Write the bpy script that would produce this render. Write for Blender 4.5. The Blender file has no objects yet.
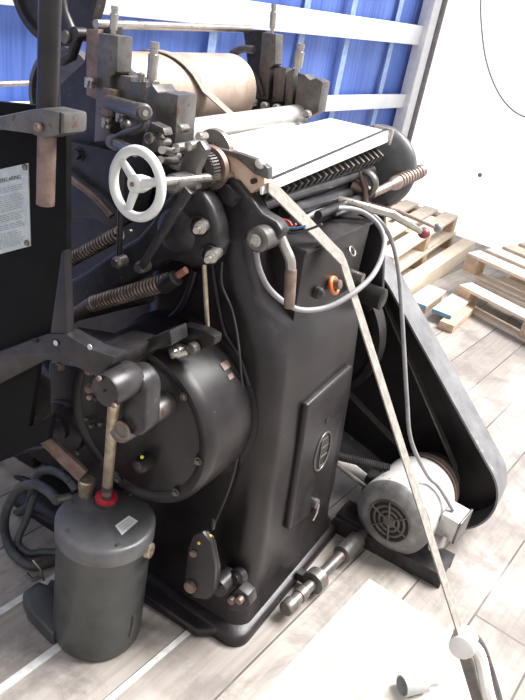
import bpy, bmesh, math, random
from mathutils import Vector as V, Matrix
random.seed(7)
scn = bpy.context.scene
col = scn.collection
# ---------------------------------------------------------------- survey of the place
EYE = V((0, 0, 1.65))
D = V((-250, 1314, 700)).normalized()
XM = V((457, -286, 700)); XM = (XM - D * XM.dot(D)).normalized()
YM = XM.cross(D)
ROT = Matrix((XM, YM, -D))                 # camera-frame (x right, y down, z forward) -> world
def ray(px, py): return ROT @ V((px - 262.5, py - 350, 700))
def A(px, py, x=None, y=None, z=None):
    d = ray(px, py)
    if x is not None: t = x / d.x
    elif y is not None: t = y / d.y
    else: t = (z - EYE.z) / d.z
    return EYE + d * t
XT = V((0.99433, -0.10687, 0)).normalized(); YT = V((-XT.y, XT.x, 0))
def TK(x, y, z=0): return XT * x + YT * y + V((0, 0, z))    # load-bed frame -> world
def W(px, py, yt):
    d = ray(px, py); return EYE + d * (yt / d.dot(YT))
def E_(px, py, xt):
    d = ray(px, py); return EYE + d * (xt / d.dot(XT))
YAW = math.atan2(XT.y, XT.x)
ux, uy, uz = V((1, 0, 0)), V((0, 1, 0)), V((0, 0, 1))

# ---------------------------------------------------------------- materials
MATS = {}
def mat(name, c1, c2=None, rough=.5, metal=0, scale=20, lo=.4, hi=.6, bump=0, c3=None, emit=0, spec=.5, s3=90, coat=0, t3=.62):
    m = bpy.data.materials.new(name); m.use_nodes = True
    n, l = m.node_tree.nodes, m.node_tree.links
    b = n['Principled BSDF']
    b.inputs['Roughness'].default_value = rough; b.inputs['Metallic'].default_value = metal
    b.inputs['Specular IOR Level'].default_value = spec
    if coat: b.inputs['Coat Weight'].default_value = coat; b.inputs['Coat Roughness'].default_value = .25
    tc = n.new('ShaderNodeTexCoord')
    if c2 is None: c2 = tuple(v * .8 for v in c1)
    t = n.new('ShaderNodeTexNoise'); t.inputs['Scale'].default_value = scale; t.inputs['Detail'].default_value = 7; t.inputs['Roughness'].default_value = .65
    l.new(tc.outputs['Object'], t.inputs['Vector'])
    r = n.new('ShaderNodeValToRGB'); r.color_ramp.elements[0].position = lo; r.color_ramp.elements[1].position = hi
    r.color_ramp.elements[0].color = (*c1, 1); r.color_ramp.elements[1].color = (*c2, 1)
    l.new(t.outputs['Fac'], r.inputs['Fac'])
    out = r.outputs['Color']
    if c3:
        t2 = n.new('ShaderNodeTexNoise'); t2.inputs['Scale'].default_value = s3; t2.inputs['Detail'].default_value = 5
        l.new(tc.outputs['Object'], t2.inputs['Vector'])
        r2 = n.new('ShaderNodeValToRGB'); r2.color_ramp.elements[0].position = t3; r2.color_ramp.elements[1].position = t3 + .06
        l.new(t2.outputs['Fac'], r2.inputs['Fac'])
        mx = n.new('ShaderNodeMix'); mx.data_type = 'RGBA'
        l.new(r2.outputs['Color'], mx.inputs['Factor']); l.new(out, mx.inputs['A']); mx.inputs['B'].default_value = (*c3, 1)
        out = mx.outputs['Result']
    l.new(out, b.inputs['Base Color'])
    mr = n.new('ShaderNodeMapRange'); mr.inputs['To Min'].default_value = max(.05, rough - .12); mr.inputs['To Max'].default_value = min(1, rough + .15)
    l.new(t.outputs['Fac'], mr.inputs['Value']); l.new(mr.outputs['Result'], b.inputs['Roughness'])
    if bump:
        bp = n.new('ShaderNodeBump'); bp.inputs['Strength'].default_value = bump; bp.inputs['Distance'].default_value = .003
        l.new(t.outputs['Fac'], bp.inputs['Height']); l.new(bp.outputs['Normal'], b.inputs['Normal'])
    if emit:
        b.inputs['Emission Color'].default_value = (*c1, 1); b.inputs['Emission Strength'].default_value = emit
    MATS[name] = m
    return m
mat('black_enamel', (.010, .008, .009), (.021, .017, .018), .36, 0, 14, .35, .7, .12, c3=(.06, .045, .04), s3=60, t3=.70, coat=.0, spec=.4)
mat('panel_black', (.003, .003, .003), (.006, .006, .006), .6, 0, 10, spec=.12)
mat('cast_iron', (.023, .021, .023), (.052, .048, .050), .34, .25, 18, .35, .7, .2, c3=(.11, .08, .07), s3=70, t3=.68, coat=.0, spec=.4)
mat('worn_iron', (.10, .095, .09), (.19, .175, .165), .38, .6, 22, .35, .7, .25, c3=(.13, .08, .06), s3=40, t3=.6)
mat('bright_steel', (.34, .31, .28), (.50, .47, .43), .3, .85, 30, .3, .7, .1, c3=(.22, .15, .11), s3=60, t3=.62)
mat('spring_steel', (.22, .17, .14), (.36, .29, .25), .4, .6, 30)
mat('rusty_steel', (.15, .10, .08), (.26, .19, .16), .5, .5, 30, .35, .65, .2)
mat('rust', (.22, .08, .05), (.32, .15, .10), .7, .1, 40)
mat('brass_rod', (.38, .30, .20), (.52, .45, .35), .35, .7, 40)
mat('white_enamel', (.60, .62, .60), (.48, .49, .47), .3, 0, 25, .4, .75, coat=.4)
mat('red_plastic', (.55, .03, .05), (.42, .02, .04), .4)
mat('dark_red', (.30, .05, .07), (.22, .04, .05), .35)
mat('grey_knob', (.20, .20, .20), (.28, .28, .28), .35)
mat('rubber_hose', (.035, .037, .038), (.06, .062, .065), .5, 0, 30)
mat('cable_grey', (.22, .21, .22), (.30, .29, .30), .5)
mat('cable_black', (.03, .03, .03), (.05, .05, .05), .5)
mat('tank_paint', (.040, .043, .042), (.07, .074, .072), .38, .15, 16, .35, .7, .2, c3=(.12, .12, .12), s3=80, t3=.7)
mat('lit_lid_disc_grey', (.085, .087, .09), (.13, .13, .135), .38, .2, 16, .35, .7, .2, c3=(.2, .2, .2), s3=80, t3=.7)  # pump lid: light on its top put into the colour; also end disc grey
mat('paper', (.8, .8, .77), (.72, .72, .69), .8)
mat('plate_metal', (.50, .55, .55), (.40, .45, .45), .45, .2, 30)
mat('ink', (.10, .11, .12), None, .7)
mat('faded_ink', (.28, .31, .32), None, .7)
mat('board_white', (.80, .80, .78), (.70, .69, .66), .4, 0, 9)
mat('board_wood', (.52, .36, .26), (.68, .52, .40), .6, 0, 16, .3, .7)
mat('roll_tan', (.36, .25, .19), (.52, .42, .35), .45, .35, 7, .35, .65, .1, c3=(.38, .21, .14), s3=6, t3=.66)
mat('roll_light', (.62, .61, .58), (.5, .48, .45), .35, .4, 12)
mat('motor_paint', (.50, .49, .47), (.36, .35, .34), .42, .1, 16, .45, .75, .15, c3=(.16, .15, .15), s3=22, t3=.64)
mat('motor_face', (.16, .155, .155), (.26, .25, .25), .45, .2, 20)
mat('guard_paint', (.12, .12, .125), (.22, .22, .225), .4, .25, 12, .35, .7, .2, c3=(.34, .33, .33), s3=14, t3=.66)
mat('dark_hole', (.008, .008, .008), (.012, .01, .01), .8)
mat('webbing', (.19, .175, .15), (.27, .25, .22), .75, 0, 60)
mat('cloth_white', (.78, .77, .73), (.62, .60, .56), .85, 0, 14, .3, .7, .6)
mat('pallet_wood', (.60, .50, .38), (.76, .68, .56), .75, 0, 12, .3, .7, .3)
mat('pallet_end', (.48, .33, .22), (.62, .47, .34), .8, 0, 20)
mat('blue_wood', (.10, .25, .40), (.16, .33, .48), .7)
mat('steel_white', (.78, .78, .80), (.70, .70, .72), .45)
mat('strap_blue', (.20, .30, .55), (.30, .40, .62), .6)
mat('alu_board', (.66, .68, .72), (.74, .75, .78), .5, .1, 6)
mat('yellow_paint', (.75, .60, .03), None, .5)
mat('copper_orange', (.75, .16, .04), (.6, .2, .08), .4, .3)
mat('wire_red', (.5, .05, .04), None, .5); mat('wire_blue', (.10, .25, .45), None, .5)
mat('pvc', (.42, .43, .42), (.5, .5, .5), .5)
mat('floor_metal', (.55, .54, .51), (.68, .67, .64), .5, .1, 40)

def node_mat(name):
    m = bpy.data.materials.new(name); m.use_nodes = True; MATS[name] = m
    return m, m.node_tree.nodes, m.node_tree.links, m.node_tree.nodes['Principled BSDF']
# plank floor : planks run along the load bed (object coordinates: x along, y across)
m, n, l, b = node_mat('floor_planks')
tc = n.new('ShaderNodeTexCoord'); mp = n.new('ShaderNodeMapping'); l.new(tc.outputs['Object'], mp.inputs['Vector'])
mp.inputs['Location'].default_value = (0, .0, 0)
br = n.new('ShaderNodeTexBrick'); l.new(mp.outputs['Vector'], br.inputs['Vector'])
br.offset = .37; br.inputs['Scale'].default_value = 1; br.inputs['Brick Width'].default_value = 2.9; br.inputs['Row Height'].default_value = .2
br.inputs['Mortar Size'].default_value = .0035; br.inputs['Mortar Smooth'].default_value = .3
br.inputs['Color1'].default_value = (.25, .225, .205, 1); br.inputs['Color2'].default_value = (.36, .33, .30, 1); br.inputs['Mortar'].default_value = (.07, .06, .05, 1)
st = n.new('ShaderNodeMapping'); st.inputs['Scale'].default_value = (1.2, 22, 1); l.new(tc.outputs['Object'], st.inputs['Vector'])
g = n.new('ShaderNodeTexNoise'); g.inputs['Scale'].default_value = 3; g.inputs['Detail'].default_value = 8; l.new(st.outputs['Vector'], g.inputs['Vector'])
gr = n.new('ShaderNodeValToRGB'); gr.color_ramp.elements[0].position = .3; gr.color_ramp.elements[1].position = .7
gr.color_ramp.elements[0].color = (.80, .78, .76, 1); gr.color_ramp.elements[1].color = (1.08, 1.07, 1.05, 1); l.new(g.outputs['Fac'], gr.inputs['Fac'])
mu = n.new('ShaderNodeMix'); mu.data_type = 'RGBA'; mu.blend_type = 'MULTIPLY'; mu.inputs['Factor'].default_value = 1
l.new(br.outputs['Color'], mu.inputs['A']); l.new(gr.outputs['Color'], mu.inputs['B'])
s2 = n.new('ShaderNodeTexNoise'); s2.inputs['Scale'].default_value = 2.6; s2.inputs['Detail'].default_value = 6; l.new(tc.outputs['Object'], s2.inputs['Vector'])
sr = n.new('ShaderNodeValToRGB'); sr.color_ramp.elements[0].position = .52; sr.color_ramp.elements[1].position = .66; l.new(s2.outputs['Fac'], sr.inputs['Fac'])
m2 = n.new('ShaderNodeMix'); m2.data_type = 'RGBA'; l.new(mu.outputs['Result'], m2.inputs['A']); m2.inputs['B'].default_value = (.50, .46, .42, 1)
ml = n.new('ShaderNodeMath'); ml.operation = 'MULTIPLY'; ml.inputs[1].default_value = .55; l.new(sr.outputs['Color'], ml.inputs[0]); l.new(ml.outputs[0], m2.inputs['Factor'])
s3 = n.new('ShaderNodeTexNoise'); s3.inputs['Scale'].default_value = 4.5; s3.inputs['Detail'].default_value = 9; s3.inputs['Roughness'].default_value = .7; s3.inputs['Distortion'].default_value = .4; l.new(tc.outputs['Object'], s3.inputs['Vector'])
s3r = n.new('ShaderNodeValToRGB'); s3r.color_ramp.elements[0].position = .50; s3r.color_ramp.elements[1].position = .62; l.new(s3.outputs['Fac'], s3r.inputs['Fac'])
s3m = n.new('ShaderNodeMath'); s3m.operation = 'MULTIPLY'; s3m.inputs[1].default_value = .65; l.new(s3r.outputs['Color'], s3m.inputs[0])
m3 = n.new('ShaderNodeMix'); m3.data_type = 'RGBA'; l.new(m2.outputs['Result'], m3.inputs['A']); m3.inputs['B'].default_value = (.15, .13, .12, 1); l.new(s3m.outputs[0], m3.inputs['Factor'])
l.new(m3.outputs['Result'], b.inputs['Base Color']); b.inputs['Roughness'].default_value = .6
bp = n.new('ShaderNodeBump'); bp.inputs['Strength'].default_value = .4; bp.inputs['Distance'].default_value = .004
l.new(br.outputs['Fac'], bp.inputs['Height']); bp.invert = True; l.new(bp.outputs['Normal'], b.inputs['Normal'])
# worn plywood sheet
m, n, l, b = node_mat('plywood')
tc = n.new('ShaderNodeTexCoord')
g = n.new('ShaderNodeTexNoise'); g.inputs['Scale'].default_value = 9; g.inputs['Detail'].default_value = 9; g.inputs['Roughness'].default_value = .7; l.new(tc.outputs['Object'], g.inputs['Vector'])
gr = n.new('ShaderNodeValToRGB'); gr.color_ramp.elements[0].position = .38; gr.color_ramp.elements[1].position = .6
gr.color_ramp.elements[0].color = (.36, .31, .27, 1); gr.color_ramp.elements[1].color = (.62, .58, .52, 1); l.new(g.outputs['Fac'], gr.inputs['Fac'])
l.new(gr.outputs['Color'], b.inputs['Base Color']); b.inputs['Roughness'].default_value = .7
# blue tarpaulin: woven PVC with soft vertical creases and pale vertical straps behind
m, n, l, b = node_mat('blue_tarpaulin')
tc = n.new('ShaderNodeTexCoord')
g = n.new('ShaderNodeTexNoise'); g.inputs['Scale'].default_value = 1.6; g.inputs['Detail'].default_value = 5; l.new(tc.outputs['Object'], g.inputs['Vector'])
gr = n.new('ShaderNodeValToRGB'); gr.color_ramp.elements[0].position = .3; gr.color_ramp.elements[1].position = .75
gr.color_ramp.elements[0].color = (.05, .12, .46, 1); gr.color_ramp.elements[1].color = (.11, .19, .52, 1); l.new(g.outputs['Fac'], gr.inputs['Fac'])
l.new(gr.outputs['Color'], b.inputs['Base Color']); b.inputs['Roughness'].default_value = .5
tl = n.new('ShaderNodeBsdfTranslucent'); l.new(gr.outputs['Color'], tl.inputs['Color']); ad = n.new('ShaderNodeMixShader'); ad.inputs[0].default_value = .06
l.new(b.outputs[0], ad.inputs[1]); l.new(tl.outputs[0], ad.inputs[2]); l.new(ad.outputs[0], n['Material Output'].inputs['Surface'])
st = n.new('ShaderNodeMapping'); st.inputs['Scale'].default_value = (7, 1, .6); l.new(tc.outputs['Object'], st.inputs['Vector'])
g2 = n.new('ShaderNodeTexNoise'); g2.inputs['Scale'].default_value = 2; l.new(st.outputs['Vector'], g2.inputs['Vector'])
bp = n.new('ShaderNodeBump'); bp.inputs['Strength'].default_value = .6; bp.inputs['Distance'].default_value = .03; l.new(g2.outputs['Fac'], bp.inputs['Height']); l.new(bp.outputs['Normal'], b.inputs['Normal'])

# translucent white bulkhead sheet, lit through by the daylight behind it
m, n, l, b = node_mat('wall_white')
b.inputs['Base Color'].default_value = (.86, .86, .87, 1); b.inputs['Roughness'].default_value = .6
tl = n.new('ShaderNodeBsdfTranslucent'); tl.inputs['Color'].default_value = (.9, .9, .9, 1); ad = n.new('ShaderNodeMixShader'); ad.inputs[0].default_value = .55
l.new(b.outputs[0], ad.inputs[1]); l.new(tl.outputs[0], ad.inputs[2]); l.new(ad.outputs[0], n['Material Output'].inputs['Surface'])
# ---------------------------------------------------------------- mesh kit
def frame_of(d):
    d = d.normalized(); a = uz if abs(d.z) < .9 else ux
    u = d.cross(a).normalized(); return u, d.cross(u).normalized()
class B:
    def __init__(s): s.v = []; s.f = []
    def add(s, vs, fs):
        k = len(s.v); s.v += [V(p) for p in vs]; s.f += [tuple(i + k for i in f) for f in fs]; return s
    def box(s, c, size, rot=None):
        c = V(c); hx, hy, hz = [q / 2 for q in size]; R = rot or Matrix.Identity(3)
        vs = [c + R @ V((sx * hx, sy * hy, sz * hz)) for sx in (-1, 1) for sy in (-1, 1) for sz in (-1, 1)]
        return s.add(vs, [(0, 1, 3, 2), (4, 6, 7, 5), (0, 4, 5, 1), (2, 3, 7, 6), (0, 2, 6, 4), (1, 5, 7, 3)])
    def bb(s, x0, x1, y0, y1, z0, z1): return s.box(((x0 + x1) / 2, (y0 + y1) / 2, (z0 + z1) / 2), (x1 - x0, y1 - y0, z1 - z0))
    def prism(s, poly, d):
        d = V(d); n = len(poly); vs = [V(p) for p in poly] + [V(p) + d for p in poly]
        return s.add(vs, [tuple(range(n))[::-1], tuple(range(n, 2 * n))] + [(i, (i + 1) % n, n + (i + 1) % n, n + i) for i in range(n)])
    def tube(s, pts, r, n=14, cap=True, smooth=0, flat=1, up=None):
        pts = [V(p) for p in pts]
        if smooth: pts = spline(pts, smooth)
        rs = r if isinstance(r, (list, tuple)) else [r] * len(pts)
        if len(rs) != len(pts): rs = [rs[0] + (rs[-1] - rs[0]) * i / (len(pts) - 1) for i in range(len(pts))]
        k = len(s.v); u = None
        for i, p in enumerate(pts):
            t = (pts[min(i + 1, len(pts) - 1)] - pts[max(i - 1, 0)]).normalized()
            if u is None:
                u = frame_of(t)[0] if up is None else (V(up) - t * V(up).dot(t)).normalized()
            u = (u - t * u.dot(t)).normalized() if up is None else (V(up) - t * V(up).dot(t)).normalized()
            w = t.cross(u)
            for j in range(n):
                a = 2 * math.pi * j / n
                s.v.append(p + (u * math.cos(a) * flat + w * math.sin(a)) * rs[i])
        for i in range(len(pts) - 1):
            for j in range(n):
                a, b_ = k + i * n + j, k + i * n + (j + 1) % n
                s.f.append((a, b_, b_ + n, a + n))
        if cap:
            s.f.append(tuple(k + j for j in range(n))[::-1]); s.f.append(tuple(k + (len(pts) - 1) * n + j for j in range(n)))
        return s
    def lathe(s, p, d, prof, n=40, cap=True):   # prof: (distance along d, radius)
        p = V(p); d = V(d).normalized(); u, w = frame_of(d); k = len(s.v)
        for t, r in prof:
            for j in range(n):
                a = 2 * math.pi * j / n; s.v.append(p + d * t + (u * math.cos(a) + w * math.sin(a)) * max(r, 1e-5))
        for i in range(len(prof) - 1):
            for j in range(n):
                a, b_ = k + i * n + j, k + i * n + (j + 1) % n
                s.f.append((a, a + n, b_ + n, b_))
        if cap:
            s.f.append(tuple(k + j for j in range(n))); s.f.append(tuple(k + (len(prof) - 1) * n + j for j in range(n))[::-1])
        return s
    def torus(s, c, d, R, r, n=48, m=12, flat=1):
        c = V(c); d = V(d).normalized(); u, w = frame_of(d); k = len(s.v)
        for i in range(n):
            a = 2 * math.pi * i / n; e = u * math.cos(a) + w * math.sin(a)
            for j in range(m):
                q = 2 * math.pi * j / m; s.v.append(c + e * (R + r * math.cos(q)) + d * r * flat * math.sin(q))
        for i in range(n):
            for j in range(m):
                a, b_ = i * m + j, i * m + (j + 1) % m; c_, e_ = ((i + 1) % n) * m + (j + 1) % m, ((i + 1) % n) * m + j
                s.f.append((k + a, k + b_, k + c_, k + e_))
        return s
    def ball(s, c, r, n=20, d=uz, sq=1):
        return s.lathe(c, d, [(-r * sq * math.cos(math.pi * i / 12), r * math.sin(math.pi * i / 12)) for i in range(13)], n, cap=False)
    def hexnut(s, c, d, r, h):
        return s.lathe(V(c), d, [(0, r), (h * .85, r), (h, r * .86)], 6)
    def ribbon(s, pts, w, th, side):            # flat strap; side: width direction per whole strap
        pts = [V(p) for p in pts]; k = len(s.v); sd0 = V(side)
        for i, p in enumerate(pts):
            t = (pts[min(i + 1, len(pts) - 1)] - pts[max(i - 1, 0)]).normalized()
            sd = (sd0 - t * sd0.dot(t)).normalized(); nn = t.cross(sd).normalized()
            for a, b_ in ((-1, -1), (1, -1), (1, 1), (-1, 1)): s.v.append(p + sd * a * w / 2 + nn * b_ * th / 2)
        for i in range(len(pts) - 1):
            for j in range(4):
                a, b_ = k + i * 4 + j, k + i * 4 + (j + 1) % 4; s.f.append((a, b_, b_ + 4, a + 4))
        s.f.append((k + 3, k + 2, k + 1, k)); e = k + (len(pts) - 1) * 4; s.f.append((e, e + 1, e + 2, e + 3))
        return s
    def build(s, name, material, parent=None, bevel=0, seg=2, ang=35, flat=False, orient=None):
        lo = V([min(p[i] for p in s.v) for i in range(3)]); hi = V([max(p[i] for p in s.v) for i in range(3)])
        o0 = (lo + hi) / 2; o0.z = lo.z if parent is None else o0.z
        me = bpy.data.meshes.new(name)
        me.from_pydata([p - o0 for p in s.v], [], s.f); me.update()
        bm = bmesh.new(); bm.from_mesh(me); bmesh.ops.recalc_face_normals(bm, faces=bm.faces)
        if bevel:
            es = [e for e in bm.edges if len(e.link_faces) == 2 and e.calc_face_angle(0) > math.radians(40)]
            if es: bmesh.ops.bevel(bm, geom=es, offset=bevel, segments=seg, profile=.6, affect='EDGES', clamp_overlap=True)
        bm.to_mesh(me); bm.free()
        if not flat:
            me.shade_smooth(); me.set_sharp_from_angle(angle=math.radians(ang))
        o = bpy.data.objects.new(name, me); col.objects.link(o)
        me.materials.append(MATS[material])
        o.location = o0
        if parent:
            o.parent = parent; o.location = o0 - WORLD[parent.name]
        WORLD[o.name] = o0.copy()
        return o
WORLD = {}
def spline(pts, k=6):
    out = []
    for i in range(len(pts) - 1):
        p0, p1, p2, p3 = pts[max(i - 1, 0)], pts[i], pts[i + 1], pts[min(i + 2, len(pts) - 1)]
        for j in range(k):
            t = j / k
            out.append(.5 * ((2 * p1) + (p2 - p0) * t + (2 * p0 - 5 * p1 + 4 * p2 - p3) * t * t + (3 * p1 - p0 - 3 * p2 + p3) * t ** 3))
    out.append(pts[-1]); return out
def tag(o, label, cat, group=None):
    o['label'] = label; o['category'] = cat
    if group: o['group'] = group
    return o
def thing(name, loc, label, cat, group=None):
    o = bpy.data.objects.new(name, None); col.objects.link(o); o.location = loc; o.empty_display_size = .1
    WORLD[o.name] = V(loc); return tag(o, label, cat, group)
def struct(o): o['kind'] = 'structure'; return o
def PX(pts, **k): return [A(a, b_, **k) for a, b_ in pts]

# ================================================================ SETTING
def oriented(o):    # structure meshes whose texture follows the load bed
    me = o.data; M = Matrix.Rotation(-YAW, 4, 'Z')
    me.transform(M); o.rotation_euler = (0, 0, YAW); return o
YW = 2.7; XE = 5.75
fl = B().prism([TK(-1.5, -2.0), TK(XE + .1, -2.0), TK(XE + .1, YW + .1), TK(-1.5, YW + .1)], (0, 0, -.05))
o = fl.build('floor', 'floor_planks', flat=True); off = o.location.copy()
me = o.data; me.transform(Matrix.Translation(off)); me.transform(Matrix.Rotation(-YAW, 4, 'Z')); o.location = (0, 0, 0); o.rotation_euler = (0, 0, YAW); struct(o)
# side wall: blue tarpaulin stretched outside, creased
w = B(); nx, nz = 90, 14
for i in range(nx + 1):
    for j in range(nz + 1):
        x = -1.5 + (XE + 1.5) * i / nx; z = -.02 + 2.7 * j / nz
        w.v.append(TK(x, YW + .05 + .018 * math.sin(x * 5.1) * math.sin(z * 2.2 + 1) + .008 * math.sin(x * 17 + z), z))
for i in range(nx):
    for j in range(nz):
        a = i * (nz + 1) + j; w.f.append((a, a + 1, a + nz + 2, a + nz + 1))
o = w.build('wall_left', 'blue_tarpaulin'); oriented(o); struct(o)
o = B().add([TK(XE, -2.0), TK(XE, YW + .08), TK(XE, YW + .08, 2.3), TK(XE, -2.0, 2.3)], [(0, 1, 2, 3)]).build('wall_front', 'wall_white', flat=True); struct(o)
# stake boards on the side wall
def zw(px, py): return W(px, py, YW - .03)
k = 0
for z0, z1 in ((.46, .58), (.905, 1.01), (1.385, 1.525), (1.93, 2.06)):
    k += 1
    b1 = B().prism([TK(-1.5, YW - .03, z0), TK(5.58, YW - .03, z0), TK(5.58, YW - .03, z1), TK(-1.5, YW - .03, z1)], YT * .028)
    struct(b1.build('trim_%d' % k, 'alu_board', bevel=.004))
for xx in (5.58,):
    k += 1
    struct(B().prism([TK(xx, YW - .07), TK(xx + .13, YW - .07), TK(xx + .13, YW + .03), TK(xx, YW + .03)], (0, 0, 2.7)).build('trim_%d' % k, 'steel_white', bevel=.006))
k += 1
struct(B().prism([TK(5.735, YW - .10), TK(5.745, YW - .10), TK(5.745, YW + .03), TK(5.735, YW + .03)], (0, 0, 2.3)).build('trim_%d' % k, 'cable_grey', bevel=.002))
# pale tarpaulin tension straps behind the boards
for px, py in ((298, 55), (343, 60), (388, 60), (210, 50)):
    p = W(px, py, YW); x = p.dot(XT)
    s_ = B().ribbon([TK(x + .03 * math.sin(z), YW + .015, z) for z in [i * .3 for i in range(9)]], .065, .003, XT).build('tarpaulin_strap', 'strap_blue')
    tag(s_, 'pale vertical strap running down the blue tarpaulin wall', 'strap', 'straps on the blue tarpaulin')
# worn plywood sheet let into the floor, metal joint strips
sh = PX([(377, 580), (470, 648), (420, 790), (190, 720)], z=0)
sh = [TK(1.70, .52), TK(1.70, .02), TK(.75, .02), TK(.75, .52)]
o = B().prism(sh, (0, 0, .003)).build('trim_7', 'plywood', flat=True); struct(o)
for j, (y0, x0, x1, w_) in enumerate(((.79, .3, 1.30, .016), (1.0, -.2, .98, .022), (1.2, .1, 1.10, .02))):
    o = B().prism([TK(x0, y0 - w_ / 2), TK(x1, y0 - w_ / 2), TK(x1, y0 + w_ / 2), TK(x0, y0 + w_ / 2)], (0, 0, .005)).build('floor_joint', 'floor_metal', flat=True); struct(o); o.name = 'trim_%d' % (j + 8)

# ================================================================ THE PRESS
press = thing('printing_press', (1.56, .9, 0), 'large black cast iron printing press with white handwheel, lashed down on the plank floor', 'printing press')
def part(bld, name, m, par=press, **k): return bld.build(name, m, par, **k)
def bolt(c, d, r, h, m='rusty_steel', par=press, name='bolt'):
    return B().lathe(c, d, [(0, r * 1.35), (h * .25, r * 1.35), (h * .25, r * .01)], 20, False).hexnut(V(c) + V(d).normalized() * h * .2, d, r, h * .8).build(name, m, par)
NX = V((-1, 0, 0))
# ---- base plate
def rrect(x0, x1, y0, y1, r, z, n=5):
    pts = []
    for cx, cy, a0 in ((x1 - r, y1 - r, 0), (x0 + r, y1 - r, 90), (x0 + r, y0 + r, 180), (x1 - r, y0 + r, 270)):
        for i in range(n + 1):
            a = math.radians(a0 + 90 * i / n); pts.append(V((cx + r * math.cos(a), cy + r * math.sin(a), z)))
    return pts
def loft(b_, secs):
    n = len(secs[0]); k = len(b_.v)
    for s in secs: b_.v += s
    for i in range(len(secs) - 1):
        for j in range(n):
            a, c = k + i * n + j, k + i * n + (j + 1) % n; b_.f.append((a, c, c + n, a + n))
    b_.f.append(tuple(k + j for j in range(n))[::-1]); b_.f.append(tuple(k + (len(secs) - 1) * n + j for j in range(n)))
    return b_
bp_ = B(); loft(bp_, [rrect(1.235, 1.90, .515, 1.45, .05, 0), rrect(1.235, 1.90, .515, 1.45, .05, .022), rrect(1.245, 1.89, .525, 1.44, .045, .034), rrect(1.27, 1.87, .55, 1.42, .04, .040)])
part(bp_, 'base_plate', 'black_enamel', ang=50)
# ---- main column, lofted rounded sections
cs = [(.03, 1.27, 1.875, .535, 1.10, .05), (.09, 1.285, 1.865, .548, 1.08, .06), (.16, 1.295, 1.85, .548, 1.06, .065), (.25, 1.30, 1.84, .548, 1.05, .06), (.585, 1.30, 1.83, .572, 1.03, .06), (.80, 1.30, 1.83, .598, 1.02, .06),
      (.87, 1.30, 1.83, .612, 1.02, .06), (.93, 1.30, 1.83, .650, 1.02, .06), (1.0, 1.30, 1.83, .705, 1.02, .055), (1.10, 1.30, 1.82, .745, 1.01, .05), (1.17, 1.30, 1.82, .765, 1.0, .05)]
c_ = B(); loft(c_, [rrect(x0, x1, y0, y1, r, z, 7) for z, x0, x1, y0, y1, r in cs])
part(c_, 'column', 'black_enamel', ang=60)
def ysd(z):     # y of the column's side face at height z
    for a, b_ in zip(cs, cs[1:]):
        if a[0] <= z <= b_[0]: return a[3] + (b_[3] - a[3]) * (z - a[0]) / (b_[0] - a[0])
    return cs[-1][3]
# ---- access door on the side of the column
def side(px, py, off=0):
    p = A(px, py, y=.57)
    for _ in range(12): p = A(px, py, y=ysd(p.z) - off)
    return p
dq = [side(*p, off=.006) for p in ((303, 404), (349, 363), (323, 502), (285, 529))]
nrm = (dq[1] - dq[0]).cross(dq[3] - dq[0]).normalized()
if nrm.y > 0: nrm = -nrm
c0 = sum(dq, V()) / 4
dn = nrm
dd = B().prism([p - nrm * .012 for p in dq], nrm * .026)
door = part(dd, 'access_door', 'black_enamel', bevel=.012, seg=4, ang=50)
de1 = (dq[1] - dq[0]).normalized(); 
ctr = side(319, 450, .006)
ctr = ctr - nrm * (ctr - (dq[0] + nrm * .014)).dot(nrm) + nrm * .001
eu = (de1 - nrm * de1.dot(nrm)).normalized(); ev = nrm.cross(eu).normalized(); 
if ev.z < 0: ev = -ev
# raised oval mark: ring with slanted bars
def ovalpt(a, k=1): return ctr + eu * (.050 * k * math.cos(a)) + ev * (.062 * k * math.sin(a))
em = B().tube([ovalpt(2 * math.pi * i / 40) for i in range(41)], .0030, 8, cap=False)
def lp(a, b_): return ctr + eu * a + ev * b_
for seg in (((-.015, .046), (-.015, -.046)), ((-.015, .046), (.018, .040)), ((-.015, .017), (.030, .010)), ((-.015, -.014), (.030, -.021)), ((-.015, -.046), (.018, -.052))):
    em.tube([lp(*seg[0]), lp(*seg[1])], .0026, 6)
em.build('oval_emblem', 'worn_iron', door)
kh = side(324, 419, .006); kh = kh - nrm * (kh - (dq[0] + nrm * .0142)).dot(nrm)
B().lathe(kh, nrm, [(0, .010), (.0015, .010)], 18).build('keyhole', 'dark_hole', door)
lt = side(315, 503, .02)
B().lathe(lt, nrm, [(-.01, .016), (.008, .016), (.012, .010)], 20).build('latch', 'worn_iron', door)
B().tube([lt + nrm * .012, lt + nrm * .014 + V((-.005, 0, -.03)), lt + nrm * .01 + V((-.01, 0, -.055))], .004, 10).build('latch_pin', 'bright_steel', door)
# ---- body casting behind / left of column
bd = B().bb(1.42, 1.86, .98, 1.50, .03, 1.12)
part(bd, 'body_casting', 'cast_iron', bevel=.02)
part(B().bb(1.36, 1.42, 1.0, 1.48, .10, .46), 'lower_cover', 'black_enamel', bevel=.01)
part(B().bb(1.40, 1.80, 1.50, 1.95, .0, .42), 'delivery_frame', 'black_enamel', bevel=.02)
for pts_ in ([(-10, 462), (20, 452), (52, 447), (70, 452)], [(-10, 482), (18, 478), (40, 486)]): part(B().tube(PX(pts_, x=1.34), .010, 12, smooth=5), 'pipe', 'cast_iron')
# bed between the frames (dark workings under the feed board)
part(B().bb(1.36, 1.98, .80, 1.40, 1.12, 1.215), 'bed', 'cast_iron', bevel=.008)
part(B().bb(1.86, 2.02, .74, 1.30, .60, 1.20), 'rear_frame', 'black_enamel', bevel=.01)
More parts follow.
